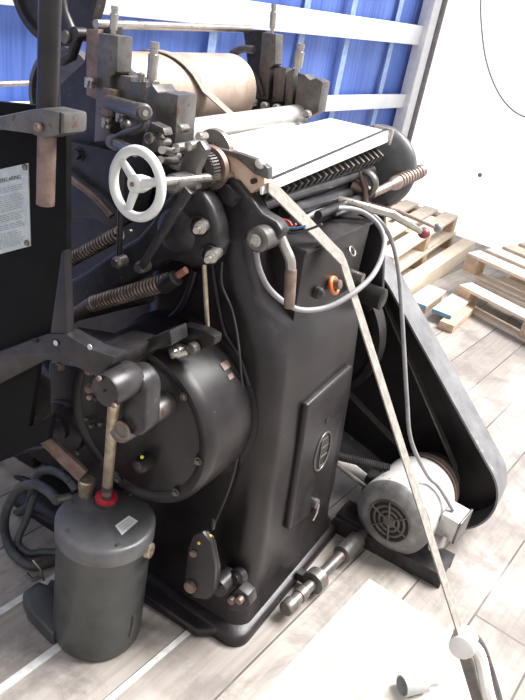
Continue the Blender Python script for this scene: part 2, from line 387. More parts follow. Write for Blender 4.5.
# ---- left upright frame and blocks (towards the viewer)
fr = B().prism(PX([(60, 215), (60, 84), (84, 62), (88, 30), (110, 26), (112, 66), (132, 76), (150, 85), (176, 95), (174, 150), (150, 190), (120, 222)], x=1.33), ux * .045)
part(fr, 'side_frame', 'cast_iron', bevel=.004)
def blk(name, pts, x, d, m, bev=.003): return part(B().prism(PX(pts, x=x), ux * d), name, m, bevel=bev)
blk('slide_bar', [(98, 33), (118, 36), (117, 72), (110, 78), (110, 140), (94, 142)], 1.285, .05, 'worn_iron')
blk('rust_slide', [(86, 29), (98, 29), (97, 100), (86, 95)], 1.31, .03, 'rusty_steel')
blk('upright_block', [(112, 74), (131, 77), (129, 112), (110, 110)], 1.30, .05, 'worn_iron')
blk('upright_block', [(130, 81), (146, 82), (144, 128), (128, 126)], 1.29, .05, 'worn_iron')
blk('notched_block', [(146, 88), (152, 84), (158, 93), (166, 92), (178, 95), (175, 143), (158, 150), (144, 146)], 1.26, .07, 'worn_iron', .004)
# lower dark face of frame with large nut
blk('frame_plate', [(62, 140), (150, 158), (140, 215), (112, 232), (62, 190)], 1.30, .03, 'cast_iron')
bolt(A(79, 154, x=1.30), NX, .013, .014, 'cast_iron')
for q in ((90, 82), (107, 122), (121, 116)):
    c = A(*q, x=1.27)
    wn = B().lathe(c, NX, [(-.03, .006), (.012, .006)], 12).lathe(c + V((0, 0, .0)), uz, [(-.012, .012), (-.004, .013), (-.003, .008), (.003, .008), (.004, .013), (.010, .012), (.013, .006)], 20)
    part(wn, 'wing_nut', 'bright_steel')
# oiler pins
def pin(name, p0, p1, r, m='bright_steel'):
    p0, p1 = V(p0), V(p1); d = p1 - p0; L = d.length
    return part(B().lathe(p0, d, [(0, r * .6), (L * .15, r * .6), (L * .16, r), (L * .72, r * 1.1), (L * .74, r * .8), (L * .86, r * .8), (L * .87, r * .95), (L, r * .9)], 18), name, m)
pin('guide_pin', A(151, 86, x=1.29), A(155, 42, x=1.29), .011)
pin('guide_pin', A(113, 34, x=1.31), A(115, 6, x=1.31), .009)
part(B().lathe(A(141, 82, x=1.29), uz, [(0, .008), (.018, .009), (.02, .006)], 14), 'stud', 'bright_steel')
# locking handle : sleeve pointing at the viewer
h0, h1 = A(108, 102, x=1.28), A(145, 113, x=1.13)
part(B().bb(h0.x - .004, h0.x + .02, h0.y - .02, h0.y + .018, h0.z - .03, h0.z + .03), 'rust_block', 'rusty_steel', bevel=.003)
hd = (h1 - h0)
part(B().lathe(h0, hd, [(0, .014), (.008, .017), (hd.length * .85, .016), (hd.length * .86, .0175), (hd.length * .98, .0175), (hd.length, .013)], 28), 'handle_sleeve', 'worn_iron')
part(B().lathe(h1, hd, [(-.002, .007), (.004, .006)], 16), 'handle_screw', 'bright_steel')
part(B().tube(PX([(146, 116), (144, 126), (134, 131), (124, 134), (114, 140)], x=1.17), .0085, 14, smooth=5), 'bent_lever', 'worn_iron')
k0, k1 = A(112, 141, x=1.19), A(135, 152, x=1.09)
part(B().lathe(k0, k1 - k0, [(0, .012), (.01, .017), (.03, .017), (.032, .011), ((k1 - k0).length, .010)], 24), 'lever_hub', 'worn_iron')
part(B().prism(PX([(143, 135), (150, 122), (163, 128), (165, 136), (158, 133), (153, 131), (157, 140), (160, 152), (147, 153), (141, 146)], x=1.2), ux * .03), 'clamp', 'worn_iron', bevel=.004)
part(B().lathe(A(151, 138, x=1.2), NX, [(-.02, .012), (.008, .012), (.010, .008)], 22), 'clamp_screw', 'bright_steel')
part(B().ball(A(126, 125, x=1.2), .012), 'ball_knob', 'worn_iron')
# ---- big discs and guards, upper left
def disc(c, d, r, th, m, name, hub=.2, rim=.08, par=press):
    return part(B().lathe(V(c), d, [(0, .001), (0, r * hub), (th * .4, r * hub), (th * .4, r * (1 - rim)), (-th * .05, r * (1 - rim * .9)), (-th * .05, r), (th, r), (th, .001)], 64, False), name, m, par)
disc(A(52, -22, x=1.40), ux, .155, .03, 'cast_iron', 'flywheel', .25, .12)
disc(A(64, 100, x=1.45), ux, .135, .03, 'worn_iron', 'gear_wheel', .3, .1)
part(B().tube(PX([(60, -10), (64, 12), (70, 28), (76, 42), (72, 56), (62, 62), (56, 60)], x=1.32), [.013, .012, .014, .016, .013, .010, .008] * 1, 12) , 'curved_arm', 'cast_iron')
part(B().lathe(A(66, 37, x=1.30), NX, [(-.03, .014), (.006, .014), (.008, .010)], 18), 'arm_boss', 'worn_iron')
part(B().lathe(A(75, 34, x=1.31), NX, [(-.03, .016), (.004, .016), (.008, .010)], 18), 'arm_boss', 'cast_iron')
# ---- handwheel
wc = A(137, 184, x=1.0) ; wd = V((-1, .08, .05)).normalized(); wu, ww = frame_of(wd)
hw = part(B().torus(wc, wd, .0605, .0094, 56, 14), 'handwheel', 'white_enamel')
B().lathe(wc, wd, [(-.03, .012), (-.012, .017), (.008, .017), (.012, .012)], 28).build('wheel_hub', 'white_enamel', hw)
B().lathe(wc, wd, [(.010, .005), (.015, .004)], 14).build('hub_screw', 'rusty_steel', hw)
tgt = [A(118, 158, x=1.0), A(128, 212, x=1.0)]
r1 = (tgt[0] - wc); r1 = (r1 - wd * r1.dot(wd)).normalized(); r2 = (tgt[1] - wc); r2 = (r2 - wd * r2.dot(wd)).normalized()
for rr in (r1, r2, -(r1 + r2).normalized()):
    B().tube([wc + rr * .012, wc + rr * .060], [.0095, .0070], 12, flat=.8, up=wd).build('spoke', 'white_enamel', hw)
sh1 = wc + V((.34, .02, 0))
part(B().tube([wc - wd * .02, wc - wd * .30], .009, 16), 'handwheel_shaft', 'bright_steel')
# bracket with collar next the handwheel
q = A(180, 182, x=1.13)
part(B().lathe(q + V((-.03, 0, 0)), ux, [(0, .014), (.004, .019), (.07, .019), (.075, .014)], 26), 'shaft_collar', 'worn_iron')
part(B().prism(PX([(176, 178), (186, 147), (200, 140), (206, 150), (196, 172), (196, 190), (182, 194)], x=1.16), ux * .022), 'gear_bracket', 'worn_iron', bevel=.005)
for q in ((178, 148), (190, 146)): part(B().lathe(A(*q, x=1.15), NX, [(-.03, .010), (.006, .010), (.008, .007)], 18), 'bracket_screw', 'bright_steel')
for q, e in (((162, 150), (174, 152)), ((160, 160), (176, 161))):
    part(B().tube([A(*q, x=1.12), A(*e, x=1.2)], .008, 12), 'peg', 'bright_steel')
# knurled worm gear
gc = A(199, 170, x=1.21); gg = B().lathe(gc, ux, [(0, .015), (0, .034), (.022, .034), (.022, .015)], 40, False)
for i in range(36):
    a = 2 * math.pi * i / 36; e = V((0, math.cos(a), math.sin(a)))
    R = Matrix((ux, e, ux.cross(e))).transposed(); gg.box(gc + e * .036 + ux * .011, (.024, .007, .0032), R)
part(gg, 'knurled_gear', 'worn_iron')
part(B().lathe(gc + ux * .03, ux, [(0, .046), (.012, .048), (.016, .03), (.1, .03)], 40), 'gear_disc', 'rusty_steel')
part(B().lathe(A(212, 152, x=1.30), ux, [(0, .048), (.012, .050), (.02, .046), (.03, .02)], 40), 'roller_disc', 'bright_steel')
part(B().lathe(A(203, 160, x=1.29), ux, [(0, .045), (.01, .045)], 40), 'roller_disc', 'worn_iron')
# ---- links under the wheel
part(B().tube([A(122, 160, x=1.12), A(121, 200, x=1.13), A(119, 262, x=1.14)], .0065, 10), 'link_rod', 'black_enamel')
def flatlink(name, p0, p1, w0, w1, x, th, m):
    a, b_ = A(*p0, x=x), A(*p1, x=x); d = (b_ - a).normalized(); s = d.cross(ux)
    return part(B().prism([a - s * w0, a + s * w0, b_ + s * w1, b_ - s * w1], ux * th), name, m, bevel=.002)
flatlink('flat_lever', (187, 190), (140, 268), .011, .008, 1.12, .01, 'cast_iron')
for q in ((118, 262), (141, 267)): part(B().lathe(A(*q, x=1.13), NX, [(-.02, .014), (.004, .014), (.010, .009), (.014, .009)], 20), 'pivot', 'worn_iron')
# ---- cam side arm (rounded casting with three studs)
ca = PX([(60, 322), (60, 286), (84, 272), (112, 252), (136, 238), (150, 222), (160, 205), (172, 192), (186, 186), (200, 190), (211, 207), (217, 226), (219, 246), (215, 258), (205, 266), (190, 268), (178, 262), (166, 262), (150, 272), (118, 292), (88, 310)], x=1.20)
part(B().prism(ca, ux * .05), 'side_arm', 'cast_iron', bevel=.014, seg=4, ang=60)
rd = B()
part(B().lathe(A(176, 232, x=1.2) + ux * .005, NX, [(0, .055), (.008, .05), (.014, .035), (.016, .001)], 40, False), 'arm_boss', 'cast_iron', ang=70)
for q, r in (((185, 189), .013), ((198, 226), .014), ((209, 255), .014)):
    c = A(*q, x=1.18); 
    part(B().torus(A(*q, x=1.195) , NX, .020, .0035, 28, 8), 'boss_ring', 'black_enamel')
    part(B().lathe(c + ux * .03, V((-1, -.25, -.02)), [(0, r), (.035, r), (.036, r * .75), (.045, r * .8), (.046, r * .55), (.058, r * .5)], 20), 'stud', 'bright_steel')
part(B().lathe(A(131, 231, x=1.19), NX, [(0, .005), (.008, .005)], 12), 'stud', 'bright_steel')
# ---- springs
def spring(p0, p1, r, turns, wr, m='spring_steel', core='black_enamel'):
    p0, p1 = V(p0), V(p1); d = (p1 - p0); u, w_ = frame_of(d); N = turns * 12
    pts = [p0 + d * (i / N) + (u * math.cos(2 * math.pi * i / 12) + w_ * math.sin(2 * math.pi * i / 12)) * r for i in range(N + 1)]
    o = part(B().tube(pts, wr, 6), 'coil_spring', m)
    B().tube([p0, p1], r * .72, 14).build('spring_core', core, o); return o
spring(A(67, 262, x=1.25), A(120, 233, x=1.25), .0150, 19, .0036)
spring(A(92, 304, x=1.17), A(170, 281, x=1.17), .0170, 25, .0036)
part(B().tube([A(58, 326, x=1.17), A(93, 303, x=1.17)], .017, 18), 'spring_sleeve', 'rusty_steel')
part(B().tube([A(168, 282, x=1.17), A(186, 270, x=1.17)], .008, 14), 'spring_rod', 'rust')
part(B().tube([A(163, 287, x=1.16), A(176, 278, x=1.16)], .018, 18), 'spring_collar', 'black_enamel')
part(B().tube([A(64, 318, x=1.19), A(150, 296, x=1.19)], .016, 16), 'spring_sleeve', 'black_enamel')
part(B().tube(PX([(60, 170), (78, 184), (96, 198), (112, 216)], x=1.28), .009, 12, smooth=5), 'curved_rod', 'rusty_steel')
# long vertical rod to the cam follower
part(B().tube([A(204, 262, x=1.21), A(208, 335, x=1.21)], .0055, 12), 'vertical_rod', 'brass_rod')
part(B().tube(PX([(195, 270), (185, 300), (170, 318), (140, 330)], x=1.29), .008, 12, smooth=5), 'bent_pipe', 'black_enamel')
part(B().tube([A(222, 262, x=1.28), A(222, 285, x=1.28), A(232, 310, x=1.28), A(238, 340, x=1.28), A(241, 372, x=1.28), A(244, 420, x=1.285), A(232, 480, x=1.285), A(214, 525, x=1.27)], .0028, 8, smooth=6), 'oil_line', 'cable_black')
part(B().tube(PX([(212, 262), (216, 290), (224, 330), (240, 358), (249, 385)], x=1.295), .004, 8, smooth=6), 'oil_line', 'cast_iron')
# ---- drum housing
dc = V((1.12, .858, .663)); DR = .219
dh = B().lathe(dc, ux, [(-.002, .001), (-.002, DR * .80), (.004, DR * .84), (-.004, DR * .90), (-.004, DR * .95), (.010, DR * .995), (.03, DR), (.175, DR * 1.01), (.178, DR * 1.07), (.205, DR * 1.07)], 96, False)
drum = part(dh, 'drum_housing', 'black_enamel', ang=50)
for q in ((186, 395), (192, 457), (178, 495), (112, 500)):
    p = A(*q, x=1.118); e = (p - dc); e.x = 0; p = V((1.118, dc.y, dc.z)) + e.normalized() * DR * .87
    B().lathe(p, NX, [(0, .010), (.003, .010), (.0035, .007)], 16, False).hexnut(p + NX * .003, NX, .007, .007).build('drum_bolt', 'worn_iron', drum)
for q, s_ in (((229, 362), .012), ((227, 380), .008)):
    d0 = A(*q, y=.68)
    for _ in range(6):
        e = V((0, d0.y - dc.y, d0.z - dc.z)).normalized() * DR * 1.008
        d0 = V((1.26, dc.y + e.y, dc.z + e.z)); break
    t = e.normalized(); R = Matrix((ux, t.cross(ux), t)).transposed()
    B().box(V((1.245 + s_, dc.y, dc.z)) + t * (DR * 1.012), (s_ * 2.4, s_ * 1.6, .002), R).build('rust_plate', 'rusty_steel', drum)
# cam follower on top
part(B().prism(PX([(171, 334), (183, 325), (205, 331), (215, 337), (214, 345), (198, 352), (190, 352), (178, 342)], x=1.15), ux * .03), 'follower_bracket', 'black_enamel', bevel=.005)
for q in ((172, 337), (193, 348)): part(B().lathe(A(*q, x=1.135), NX, [(-.01, .013), (.010, .013), (.012, .009)], 20), 'follower_pin', 'worn_iron')
part(B().lathe(A(176, 352, x=1.13), V((-1, .3, 0)), [(-.02, .016), (.0, .016), (.004, .013), (.012, .013), (.014, .006)], 24), 'follower_roller', 'bright_steel')
part(B().tube([A(205, 334, x=1.18), A(216, 340, x=1.2)], .007, 12), 'follower_link', 'black_enamel')
# long flange left of drum
part(B().prism(PX([(30, 352), (62, 334), (95, 340), (128, 348), (150, 338), (170, 330), (172, 345), (150, 352), (128, 372), (108, 380), (95, 372), (60, 362)], x=1.08), ux * .06), 'cross_flange', 'cast_iron', bevel=.006)
for q in ((61, 366), (91, 370), (91, 388), (116, 356)): bolt(A(*q, x=1.065), NX, .009, .014)
part(B().prism(PX([(48, 362), (112, 372), (124, 440), (120, 505), (60, 470), (46, 430)], x=1.15), ux * .03), 'cover_plate', 'black_enamel', bevel=.01)
part(B().lathe(A(66, 425, x=1.15), NX, [(0, .075), (.012, .07), (.02, .05), (.02, .03), (.03, .028), (.032, .01)], 40), 'bearing_cap', 'cast_iron')
part(B().prism(PX([(38, 372), (50, 380), (50, 400), (52, 414), (28, 428)], x=1.05), ux * .004), 'sheet_plate', 'worn_iron')
part(B().prism(PX([(36, 440), (46, 435), (86, 472), (78, 482)], x=1.06), ux * .012), 'angle_bar', 'rusty_steel', bevel=.002)
for q in ((88, 418), (97, 398), (102, 423), (80, 452), (93, 425)): part(B().hexnut(A(*q, x=1.12), NX, .006, .01), 'nut', 'worn_iron')
# ---- crank with connecting rod
cc = A(105, 391, x=.90); ch = A(122, 425, x=1.06)
part(B().lathe(cc, ux, [(-.002, .022), (0, .034), (.006, .036), (.075, .037), (.080, .034)], 44), 'crank_head', 'cast_iron')
cr = A(130, 388, x=.965); ck = A(133, 424, x=.965)
d = (ck - cr); d.x = 0; L = d.length; d.normalize(); s_ = d.cross(ux)
pl = [cr + (s_ * math.cos(a) - d * math.sin(a)) * .040 for a in [math.pi * i / 10 for i in range(11)]] + [cr + d * L + (-s_ * math.cos(a) + d * math.sin(a)) * .030 for a in [math.pi * i / 10 for i in range(11)]]
part(B().prism(pl, ux * .055), 'crank_arm', 'cast_iron', bevel=.010, seg=3, ang=55)
part(B().lathe(A(122, 430, x=.968), ux, [(-.014, .012), (-.012, .025), (.0, .028), (.15, .029)], 36), 'crank_hub', 'worn_iron')
part(B().torus(A(121.5, 430, x=.955), ux, .019, .004, 30, 8), 'hub_ring', 'rusty_steel')
for q in ((100, 384 - 6), (90, 397), (115, 405)): part(B().hexnut(A(*q, x=.896), NX, .0055, .006), 'crank_screw', 'rusty_steel')
part(B().lathe(A(104, 391, x=.896), NX, [(0, .003), (.001, .003)], 12), 'oil_hole', 'dark_hole')
part(B().lathe(A(141, 465, x=1.09), ux, [(-.014, .010), (-.012, .017), (-.004, .021), (.04, .023)], 32), 'oil_boss', 'black_enamel')
part(B().lathe(A(138, 466, x=1.07), ux, [(-.002, .008), (.0, .012), (.01, .012)], 24), 'boss_cap', 'cast_iron')
part(B().ball(A(142, 457, x=1.07), .0045, 14), 'grease_mark', 'yellow_paint')
# ---- left feeder panel, bracket, clamp and pole
pp = PX([(-60, 96), (66, 108), (66, 345), (56, 352), (38, 362), (29, 427), (52, 415), (48, 440), (0, 462), (-60, 490)], x=.955)
panel = part(B().prism(pp, ux * .015), 'side_panel', 'panel_black', bevel=.002)
part(B().prism(PX([(-60, 404), (-60, 372), (0, 351), (30, 340), (46, 334), (64, 334), (92, 350), (114, 357), (112, 364), (100, 379), (74, 366), (46, 360), (0, 384)], x=.925), ux * .04), 'bracket_arm', 'cast_iron', bevel=.004)
part(B().prism(PX([(49, 340), (61, 252), (64, 250), (67, 335), (75, 352), (60, 347)], x=.93), ux * .022), 'bracket_rib', 'black_enamel', bevel=.004)
part(B().prism([A(82, 352, x=.96), A(112, 360, x=.96), A(108, 376, x=.96), A(82, 366, x=.96)], ux * .16), 'bracket_lug', 'cast_iron', bevel=.006)
for q, r in (((56, 343), (.012)), ((90, 347), (.012))):
    part(B().lathe(A(*q, x=.922), NX, [(0, r * .5), (.0015, r * .5)], 16), 'chipped_spot', 'plate_metal')
part(B().lathe(A(35, 341, x=.922), V((-.5, 0, 1)), [(0, .008), (.004, .006)], 14), 'rivet', 'black_enamel')
# clamp block
cb = A(42, 118, x=.885)
pc = V((.885, cb.y, 0))
part(B().prism(PX([(-60, 122), (0, 116), (28, 110), (42, 108), (64, 113), (64, 134), (42, 139), (30, 134), (0, 130), (-60, 136)], x=.872), ux * .055), 'clamp_arm', 'worn_iron', bevel=.006)
part(B().hexnut(A(40, 127, x=.870), NX, .0075, .010), 'clamp_bolt', 'rusty_steel')
part(B().box(A(60, 123, x=.871), (.002, .0016, .035)), 'clamp_slit', 'dark_hole')
pole_t, pole_m, pole_b = A(47, -25, x=.90), A(47.5, 112, x=.90), A(47, 205, x=.90)
yy = pole_m.y
part(B().lathe((.90, yy, pole_m.z - .03), uz, [(0, .0185), (.62, .0185)], 32), 'pole', 'black_enamel')
part(B().lathe((.90, yy, pole_b.z), uz, [(0, .0165), (pole_m.z - pole_b.z, .0165)], 32), 'pole_end', 'rusty_steel')
# instruction plate
tp = PX([(-30, 176), (28, 163), (30.5, 246), (-30, 262)], x=.9525)
plate = B().prism(tp, ux * .002).build('instruction_plate', 'plate_metal', panel)
def tpt(a, b_):  # a: 0..1 right, b: 0..1 down, on the plate
    t = tp[0].lerp(tp[1], a); bo = tp[3].lerp(tp[2], a); return t.lerp(bo, b_) + NX * .0006
cu = bpy.data.curves.new('heading', 'FONT'); cu.body = 'VERKLARING'; cu.size = .0125; cu.extrude = .0002; cu.align_x = 'RIGHT'
to = bpy.data.objects.new('heading_tmp', cu); col.objects.link(to)
dg = bpy.context.evaluated_depsgraph_get(); tm = bpy.data.meshes.new_from_object(to.evaluated_get(dg)); bpy.data.objects.remove(to)
tu = (tp[1] - tp[0]).normalized(); tv = (tp[0] - tp[3]).normalized(); T0 = tpt(.88, .16)
hh = B(); hh.v = [T0 + tu * v.co.x + tv * v.co.y + NX * v.co.z for v in tm.vertices]; hh.f = [tuple(p.vertices) for p in tm.polygons]
hh.build('heading_text', 'ink', plate, flat=True)
ln = B(); random.seed(3)
for i in range(30):
    b0 = .22 + i * .0245
    if i in (3, 12, 17, 21): continue
    a = .06; end = .93 - random.random() * .08 if i not in (22,) else .8
    while a < end:
        w_ = .03 + random.random() * .07; e = min(a + w_, end)
        ln.add([tpt(a, b0), tpt(e, b0), tpt(e, b0 + .009), tpt(a, b0 + .009)], [(0, 1, 2, 3)]); a = e + .015
ln.build('small_print', 'faded_ink', plate, flat=True)
for q in ((25, 167), (27, 243)): B().lathe(A(*q, x=.952), NX, [(0, .0065), (.003, .006), (.004, .003)], 16).build('plate_screw', 'rusty_steel', plate)
# ---- lever arm casting with eye, and crank handle rod
la = PX([(202, 196), (206, 184), (222, 178), (236, 180), (248, 195), (262, 214), (276, 222), (282, 232), (272, 248), (256, 250), (244, 238), (230, 244), (218, 236), (208, 216)], x=1.27)
part(B().prism(la, ux * .04), 'lever_casting', 'cast_iron', bevel=.008, seg=3, ang=55)
part(B().prism(PX([(212, 188), (226, 184), (240, 198), (232, 208), (222, 203)], x=1.255), ux * .02), 'lever_block', 'cast_iron', bevel=.004)
part(B().lathe(A(236, 200, x=1.25), NX, [(0, .004), (.003, .004)], 12), 'oil_hole', 'dark_hole')
ec = A(257, 240, x=1.235)
part(B().lathe(ec, ux, [(-.004, .022), (0, .027), (.055, .028), (.06, .022)], 40), 'lever_eye', 'worn_iron')
part(B().lathe(ec, NX, [(.002, .014), (.008, .014), (.009, .008), (.013, .008)], 24), 'eye_screw', 'bright_steel')
part(B().lathe(A(278, 231, x=1.30), V((-1, -1, 0)), [(-.03, .016), (.012, .017), (.016, .012)], 24), 'eye_boss', 'worn_iron')
q = PX([(279, 232), (284, 245), (290, 259), (291, 270)], x=1.30)
part(B().tube(q, .0115, 16, smooth=6), 'crank_handle', 'bright_steel')
part(B().lathe(A(291, 269, x=1.30), A(289, 309, x=1.30) - A(291, 269, x=1.30), [(0, .0115), (.003, .0135), (.088, .0125), (.092, .006)], 20), 'crank_grip', 'rusty_steel')
# ---- terminal box on the shoulder
tb = [V((1.40, .665, .87)), V((1.78, .665, .87)), V((1.78, .665, 1.135)), V((1.40, .665, 1.135))]
tb = PX([(284, 322), (342, 318), (334, 232), (280, 240)], y=.665)
b_ = B(); x0, x1 = A(306, 250, y=.645).x, 1.80
TZ = A(306, 250, y=.645).z; b_.prism([(x0 + .02, .645, .84), (x1, .645, .84), (x1, .645, TZ - .011), (x0, .645, TZ - .011)], (0, .105, 0))
box = part(b_, 'terminal_box', 'black_enamel', bevel=.006)
B().bb(x0 - .004, x1 + .006, .640, .755, TZ - .011, TZ).build('box_lid', 'cast_iron', box, bevel=.003)
def on_box(px, py, off=0): return A(px, py, y=.645 - off)
c = on_box(330, 284); B().torus(c + V((0, -.012, 0)), V((0, -1, .5)), .020, .0065, 28, 10).build('copper_ring', 'copper_orange', box)
B().lathe(c + V((0, 0, 0)), V((0, -1, .3)), [(0, .017), (.03, .013), (.032, .008)], 22).build('lamp_cap', 'rusty_steel', box)
B().torus(on_box(349, 250) + V((0, -.01, 0)), V((0, -1, .8)), .013, .0022, 24, 8).build('wire_loop', 'bright_steel', box)
c = on_box(316, 292); B().lathe(c, V((0, -1, 0)), [(0, .016), (.012, .016), (.020, .010), (.022, .006)], 20).build('switch_knob', 'cable_black', box)
B().lathe(on_box(357, 276), V((0, -1, 0)), [(0, .014), (.02, .014)], 20).build('gland', 'bright_steel', box)
for k_, (m_, pts) in enumerate((('wire_red', [(276, 232), (284, 222), (290, 228), (296, 224)]), ('wire_blue', [(278, 234), (287, 229), (297, 228), (306, 226)]), ('cable_black', [(282, 232), (295, 233), (310, 229), (322, 224)]), ('wire_red', [(272, 226), (280, 220), (288, 221), (292, 226)]))):
    B().tube(PX(pts, x=1.37 - .01 * k_), .0028, 8, smooth=5).build('wire', m_, box)
# rear dark bracket and boss
part(B().prism(PX([(356, 215), (384, 214), (382, 300), (368, 312), (352, 300)], x=1.88), ux * .02), 'rear_bracket', 'black_enamel', bevel=.004)
part(B().lathe(A(384, 300, y=.56), V((0, 1, 0)), [(0, .026), (.004, .032), (.12, .032)], 30), 'shaft_boss', 'black_enamel')
# ---- feed board with sloping wooden end, strip and comb
F0, F1, F2, F3 = A(265, 184, x=1.30), A(389, 131, x=2.0), A(330, 118, x=2.0), A(206, 146, x=1.30)
fb = part(B().prism([F0, F1, F2, F3], (0, 0, -.012)), 'feed_board', 'board_white', bevel=.002)
up = V((0, 0, .004)); a_, b1 = F0.lerp(F3, .20), F1.lerp(F2, .30)
B().prism([F0.lerp(F3, .015) + up + ux * .02, F1.lerp(F2, .03) + up, F1.lerp(F2, .07) + up, F0.lerp(F3, .055) + up + ux * .02], (0, 0, -.006)).build('board_slot', 'cast_iron', fb)
e0, e1 = A(268, 190, x=1.295), A(385, 143, x=1.98)
lip = B().prism([A(262, 184, x=1.29), A(389, 133, x=2.0), A(388, 142, x=2.0), A(262, 195, x=1.29)], (0, .006, 0)).build('board_lip', 'board_white', fb, bevel=.001)
for px in (283, 322, 352): B().tube([A(px, 184 - (px - 265) * .41 + 3, x=1.29 + (px - 262) / 127 * .71 - .02), A(px + .4, 194 - (px - 265) * .41, x=1.29 + (px - 262) / 127 * .71 - .02)], .003, 8).build('lip_clip', 'cast_iron', fb)
we = B().prism(PX([(204, 146), (214, 150), (236, 158), (262, 174), (264, 184), (246, 197), (226, 180), (216, 164)], x=1.285), ux * .03).build('wood_end', 'board_wood', fb, bevel=.002)
B().prism(PX([(212, 147), (238, 153), (258, 160), (268, 168), (268, 180), (254, 174), (238, 160)], x=1.275), ux * .02).build('end_clamp', 'worn_iron', fb, bevel=.003)
B().lathe(A(254, 181, x=1.28), NX, [(-.005, .006), (.006, .006)], 14).build('end_screw', 'cast_iron', fb)
B().lathe(A(259, 165, x=1.28), V((-.6, -.6, .6)), [(-.01, .012), (.01, .012), (.012, .009)], 18).build('end_nut', 'bright_steel', fb)
B().bb(2.0, 2.02, F1.y - .01, F1.y + .05, F1.z - .04, F1.z + .006).build('end_clamp', 'bright_steel', fb, bevel=.004)
# comb of grippers under the board
cm = B(); c0_, c1_ = A(250, 197, x=1.32), A(380, 153, x=1.98)
cm.tube([c0_ + V((0, .03, .0)), c1_ + V((0, .03, 0))], .016, 10)
for i in range(22):
    p = c0_.lerp(c1_, (i + .5) / 22); cm.box(p + V((0, .01, .0)), (.010, .05, .026), Matrix.Rotation(.5, 3, 'X'))
part(cm, 'gripper_comb', 'worn_iron', bevel=.0)
part(B().tube([A(262, 206, x=1.35), A(372, 170, x=1.98)], .013, 14), 'gripper_bar', 'cast_iron')
part(B().tube([A(285, 212, x=1.45), A(355, 192, x=1.9)], .018, 14), 'lower_bar', 'cast_iron')
# workings: rods in the dark throat
for k_, (a, b_) in enumerate((((300, 205), (352, 182)), ((318, 215), (364, 196)))):
    part(B().tube([A(*a, x=1.55), A(*b_, x=1.9)], .011, 12), 'cross_rod', 'cast_iron')
# ---- rolls
r0, r1_ = V((1.37, 1.235, 1.335)), V((1.94, 1.235, 1.335))
part(B().lathe(r0, ux, [(0, .03), (0, .096), (.005, .100), (.535, .100), (.54, .096), (.54, .03)], 72, False), 'impression_cylinder', 'roll_tan')
part(B().tube([A(176, 135, x=1.40), A(298, 116, x=1.97)], .034, 30), 'ink_roller', 'roll_light')
part(B().tube([A(196, 150, x=1.36), A(300, 127, x=1.95)], .018, 24), 'ink_roller', 'roll_light')
part(B().tube([A(96, 24, x=1.33), A(250, 29, x=2.02)], .0105, 16), 'tie_bar', 'bright_steel')
# cross rail in the far left
part(B().tube([A(-20, 85, x=1.55), A(30, 83, x=1.75)], .009, 12), 'side_rail', 'bright_steel')
# ---- right (far) uprights
blk('side_frame', [(243, 30), (264, 30), (272, 36), (276, 66), (286, 68), (300, 74), (322, 80), (320, 112), (296, 122), (250, 118), (247, 60)], 2.02, .03, 'cast_iron')
blk('slide_bar', [(262, 32), (276, 34), (275, 64), (270, 68), (268, 100), (257, 98)], 1.98, .045, 'worn_iron')
blk('upright_block', [(274, 68), (286, 68), (283, 102), (272, 102)], 1.98, .04, 'worn_iron')
blk('upright_block', [(287, 72), (294, 68), (292, 105), (284, 107)], 1.97, .03, 'worn_iron')
blk('notched_block', [(298, 76), (304, 74), (310, 80), (316, 78), (323, 82), (318, 112), (306, 118), (294, 108)], 1.96, .05, 'worn_iron')
pin('guide_pin', A(272, 33, x=1.99), A(274, 4, x=1.99), .009)
pin('guide_pin', A(297, 72, x=1.97), A(301, 44, x=1.97), .013)
part(B().tube(PX([(232, 54), (242, 49), (254, 50)], x=1.98), .012, 10, smooth=4), 'frame_arm', 'worn_iron')
part(B().tube(PX([(248, 66), (256, 78), (262, 96)], x=1.97), .009, 10, smooth=4), 'frame_arm', 'cast_iron')
for q in ((254, 102), (266, 106), (278, 108), (290, 112), (308, 114)): part(B().lathe(A(*q, x=1.93), V((-1, -.2, .1)), [(0, .012), (.02, .012), (.024, .008)], 14), 'adjusting_screw', 'bright_steel')
for q in ((186, 128), (178, 156), (168, 142), (205, 136)): part(B().lathe(A(*q, x=1.24), V((-1, -.2, .1)), [(0, .009), (.03, .009), (.034, .006)], 14), 'adjusting_screw', 'bright_steel')
# ---- grey disc and levers at the far right
part(B().lathe(A(374, 168, x=2.10), ux, [(-.02, .05), (0, .108), (.012, .126), (.03, .129), (.034, .125)], 56), 'end_disc', 'lit_lid_disc_grey', ang=60)
g0, g1 = A(372, 194, y=.70), A(423, 170, y=.66)
gd = (g1 - g0); L = gd.length; pr = [(0, .012), (L * .35, .013), (L * .4, .020)]
for i in range(9): t = L * (.45 + i * .055); pr += [(t, .022), (t + L * .022, .022), (t + L * .03, .018), (t + L * .05, .018)]
pr += [(L * .97, .020), (L, .012)]
part(B().lathe(g0, gd, pr, 24), 'ribbed_grip', 'spring_steel')
part(B().tube([A(350, 184, x=1.86), g0], .017, 18), 'grip_shaft', 'rusty_steel')
part(B().torus(A(366, 183, x=1.88), gd, .030, .009, 32, 10, flat=1.6), 'grip_collar', 'worn_iron')
part(B().tube([A(360, 172, x=1.87), A(366, 190, x=1.87), A(364, 206, x=1.87)], .010, 12), 'collar_arm', 'rusty_steel')
lv = part(B().tube([A(362, 203, y=.74), A(398, 211, y=.70), A(434, 227, y=.64)], [.009, .006, .0055], 12), 'lever', 'rusty_steel')
B().ball(A(438, 228, y=.635), .017).build('lever_knob', 'grey_knob', lv)
lv = part(B().tube([A(322, 196, y=.78), A(350, 203, y=.70), A(392, 214, y=.60), A(420, 231, y=.55)], [.012, .013, .012, .009], 14), 'lever', 'bright_steel')
B().ball(A(424, 233, y=.545), .0185, sq=.9).build('lever_knob', 'dark_red', lv)
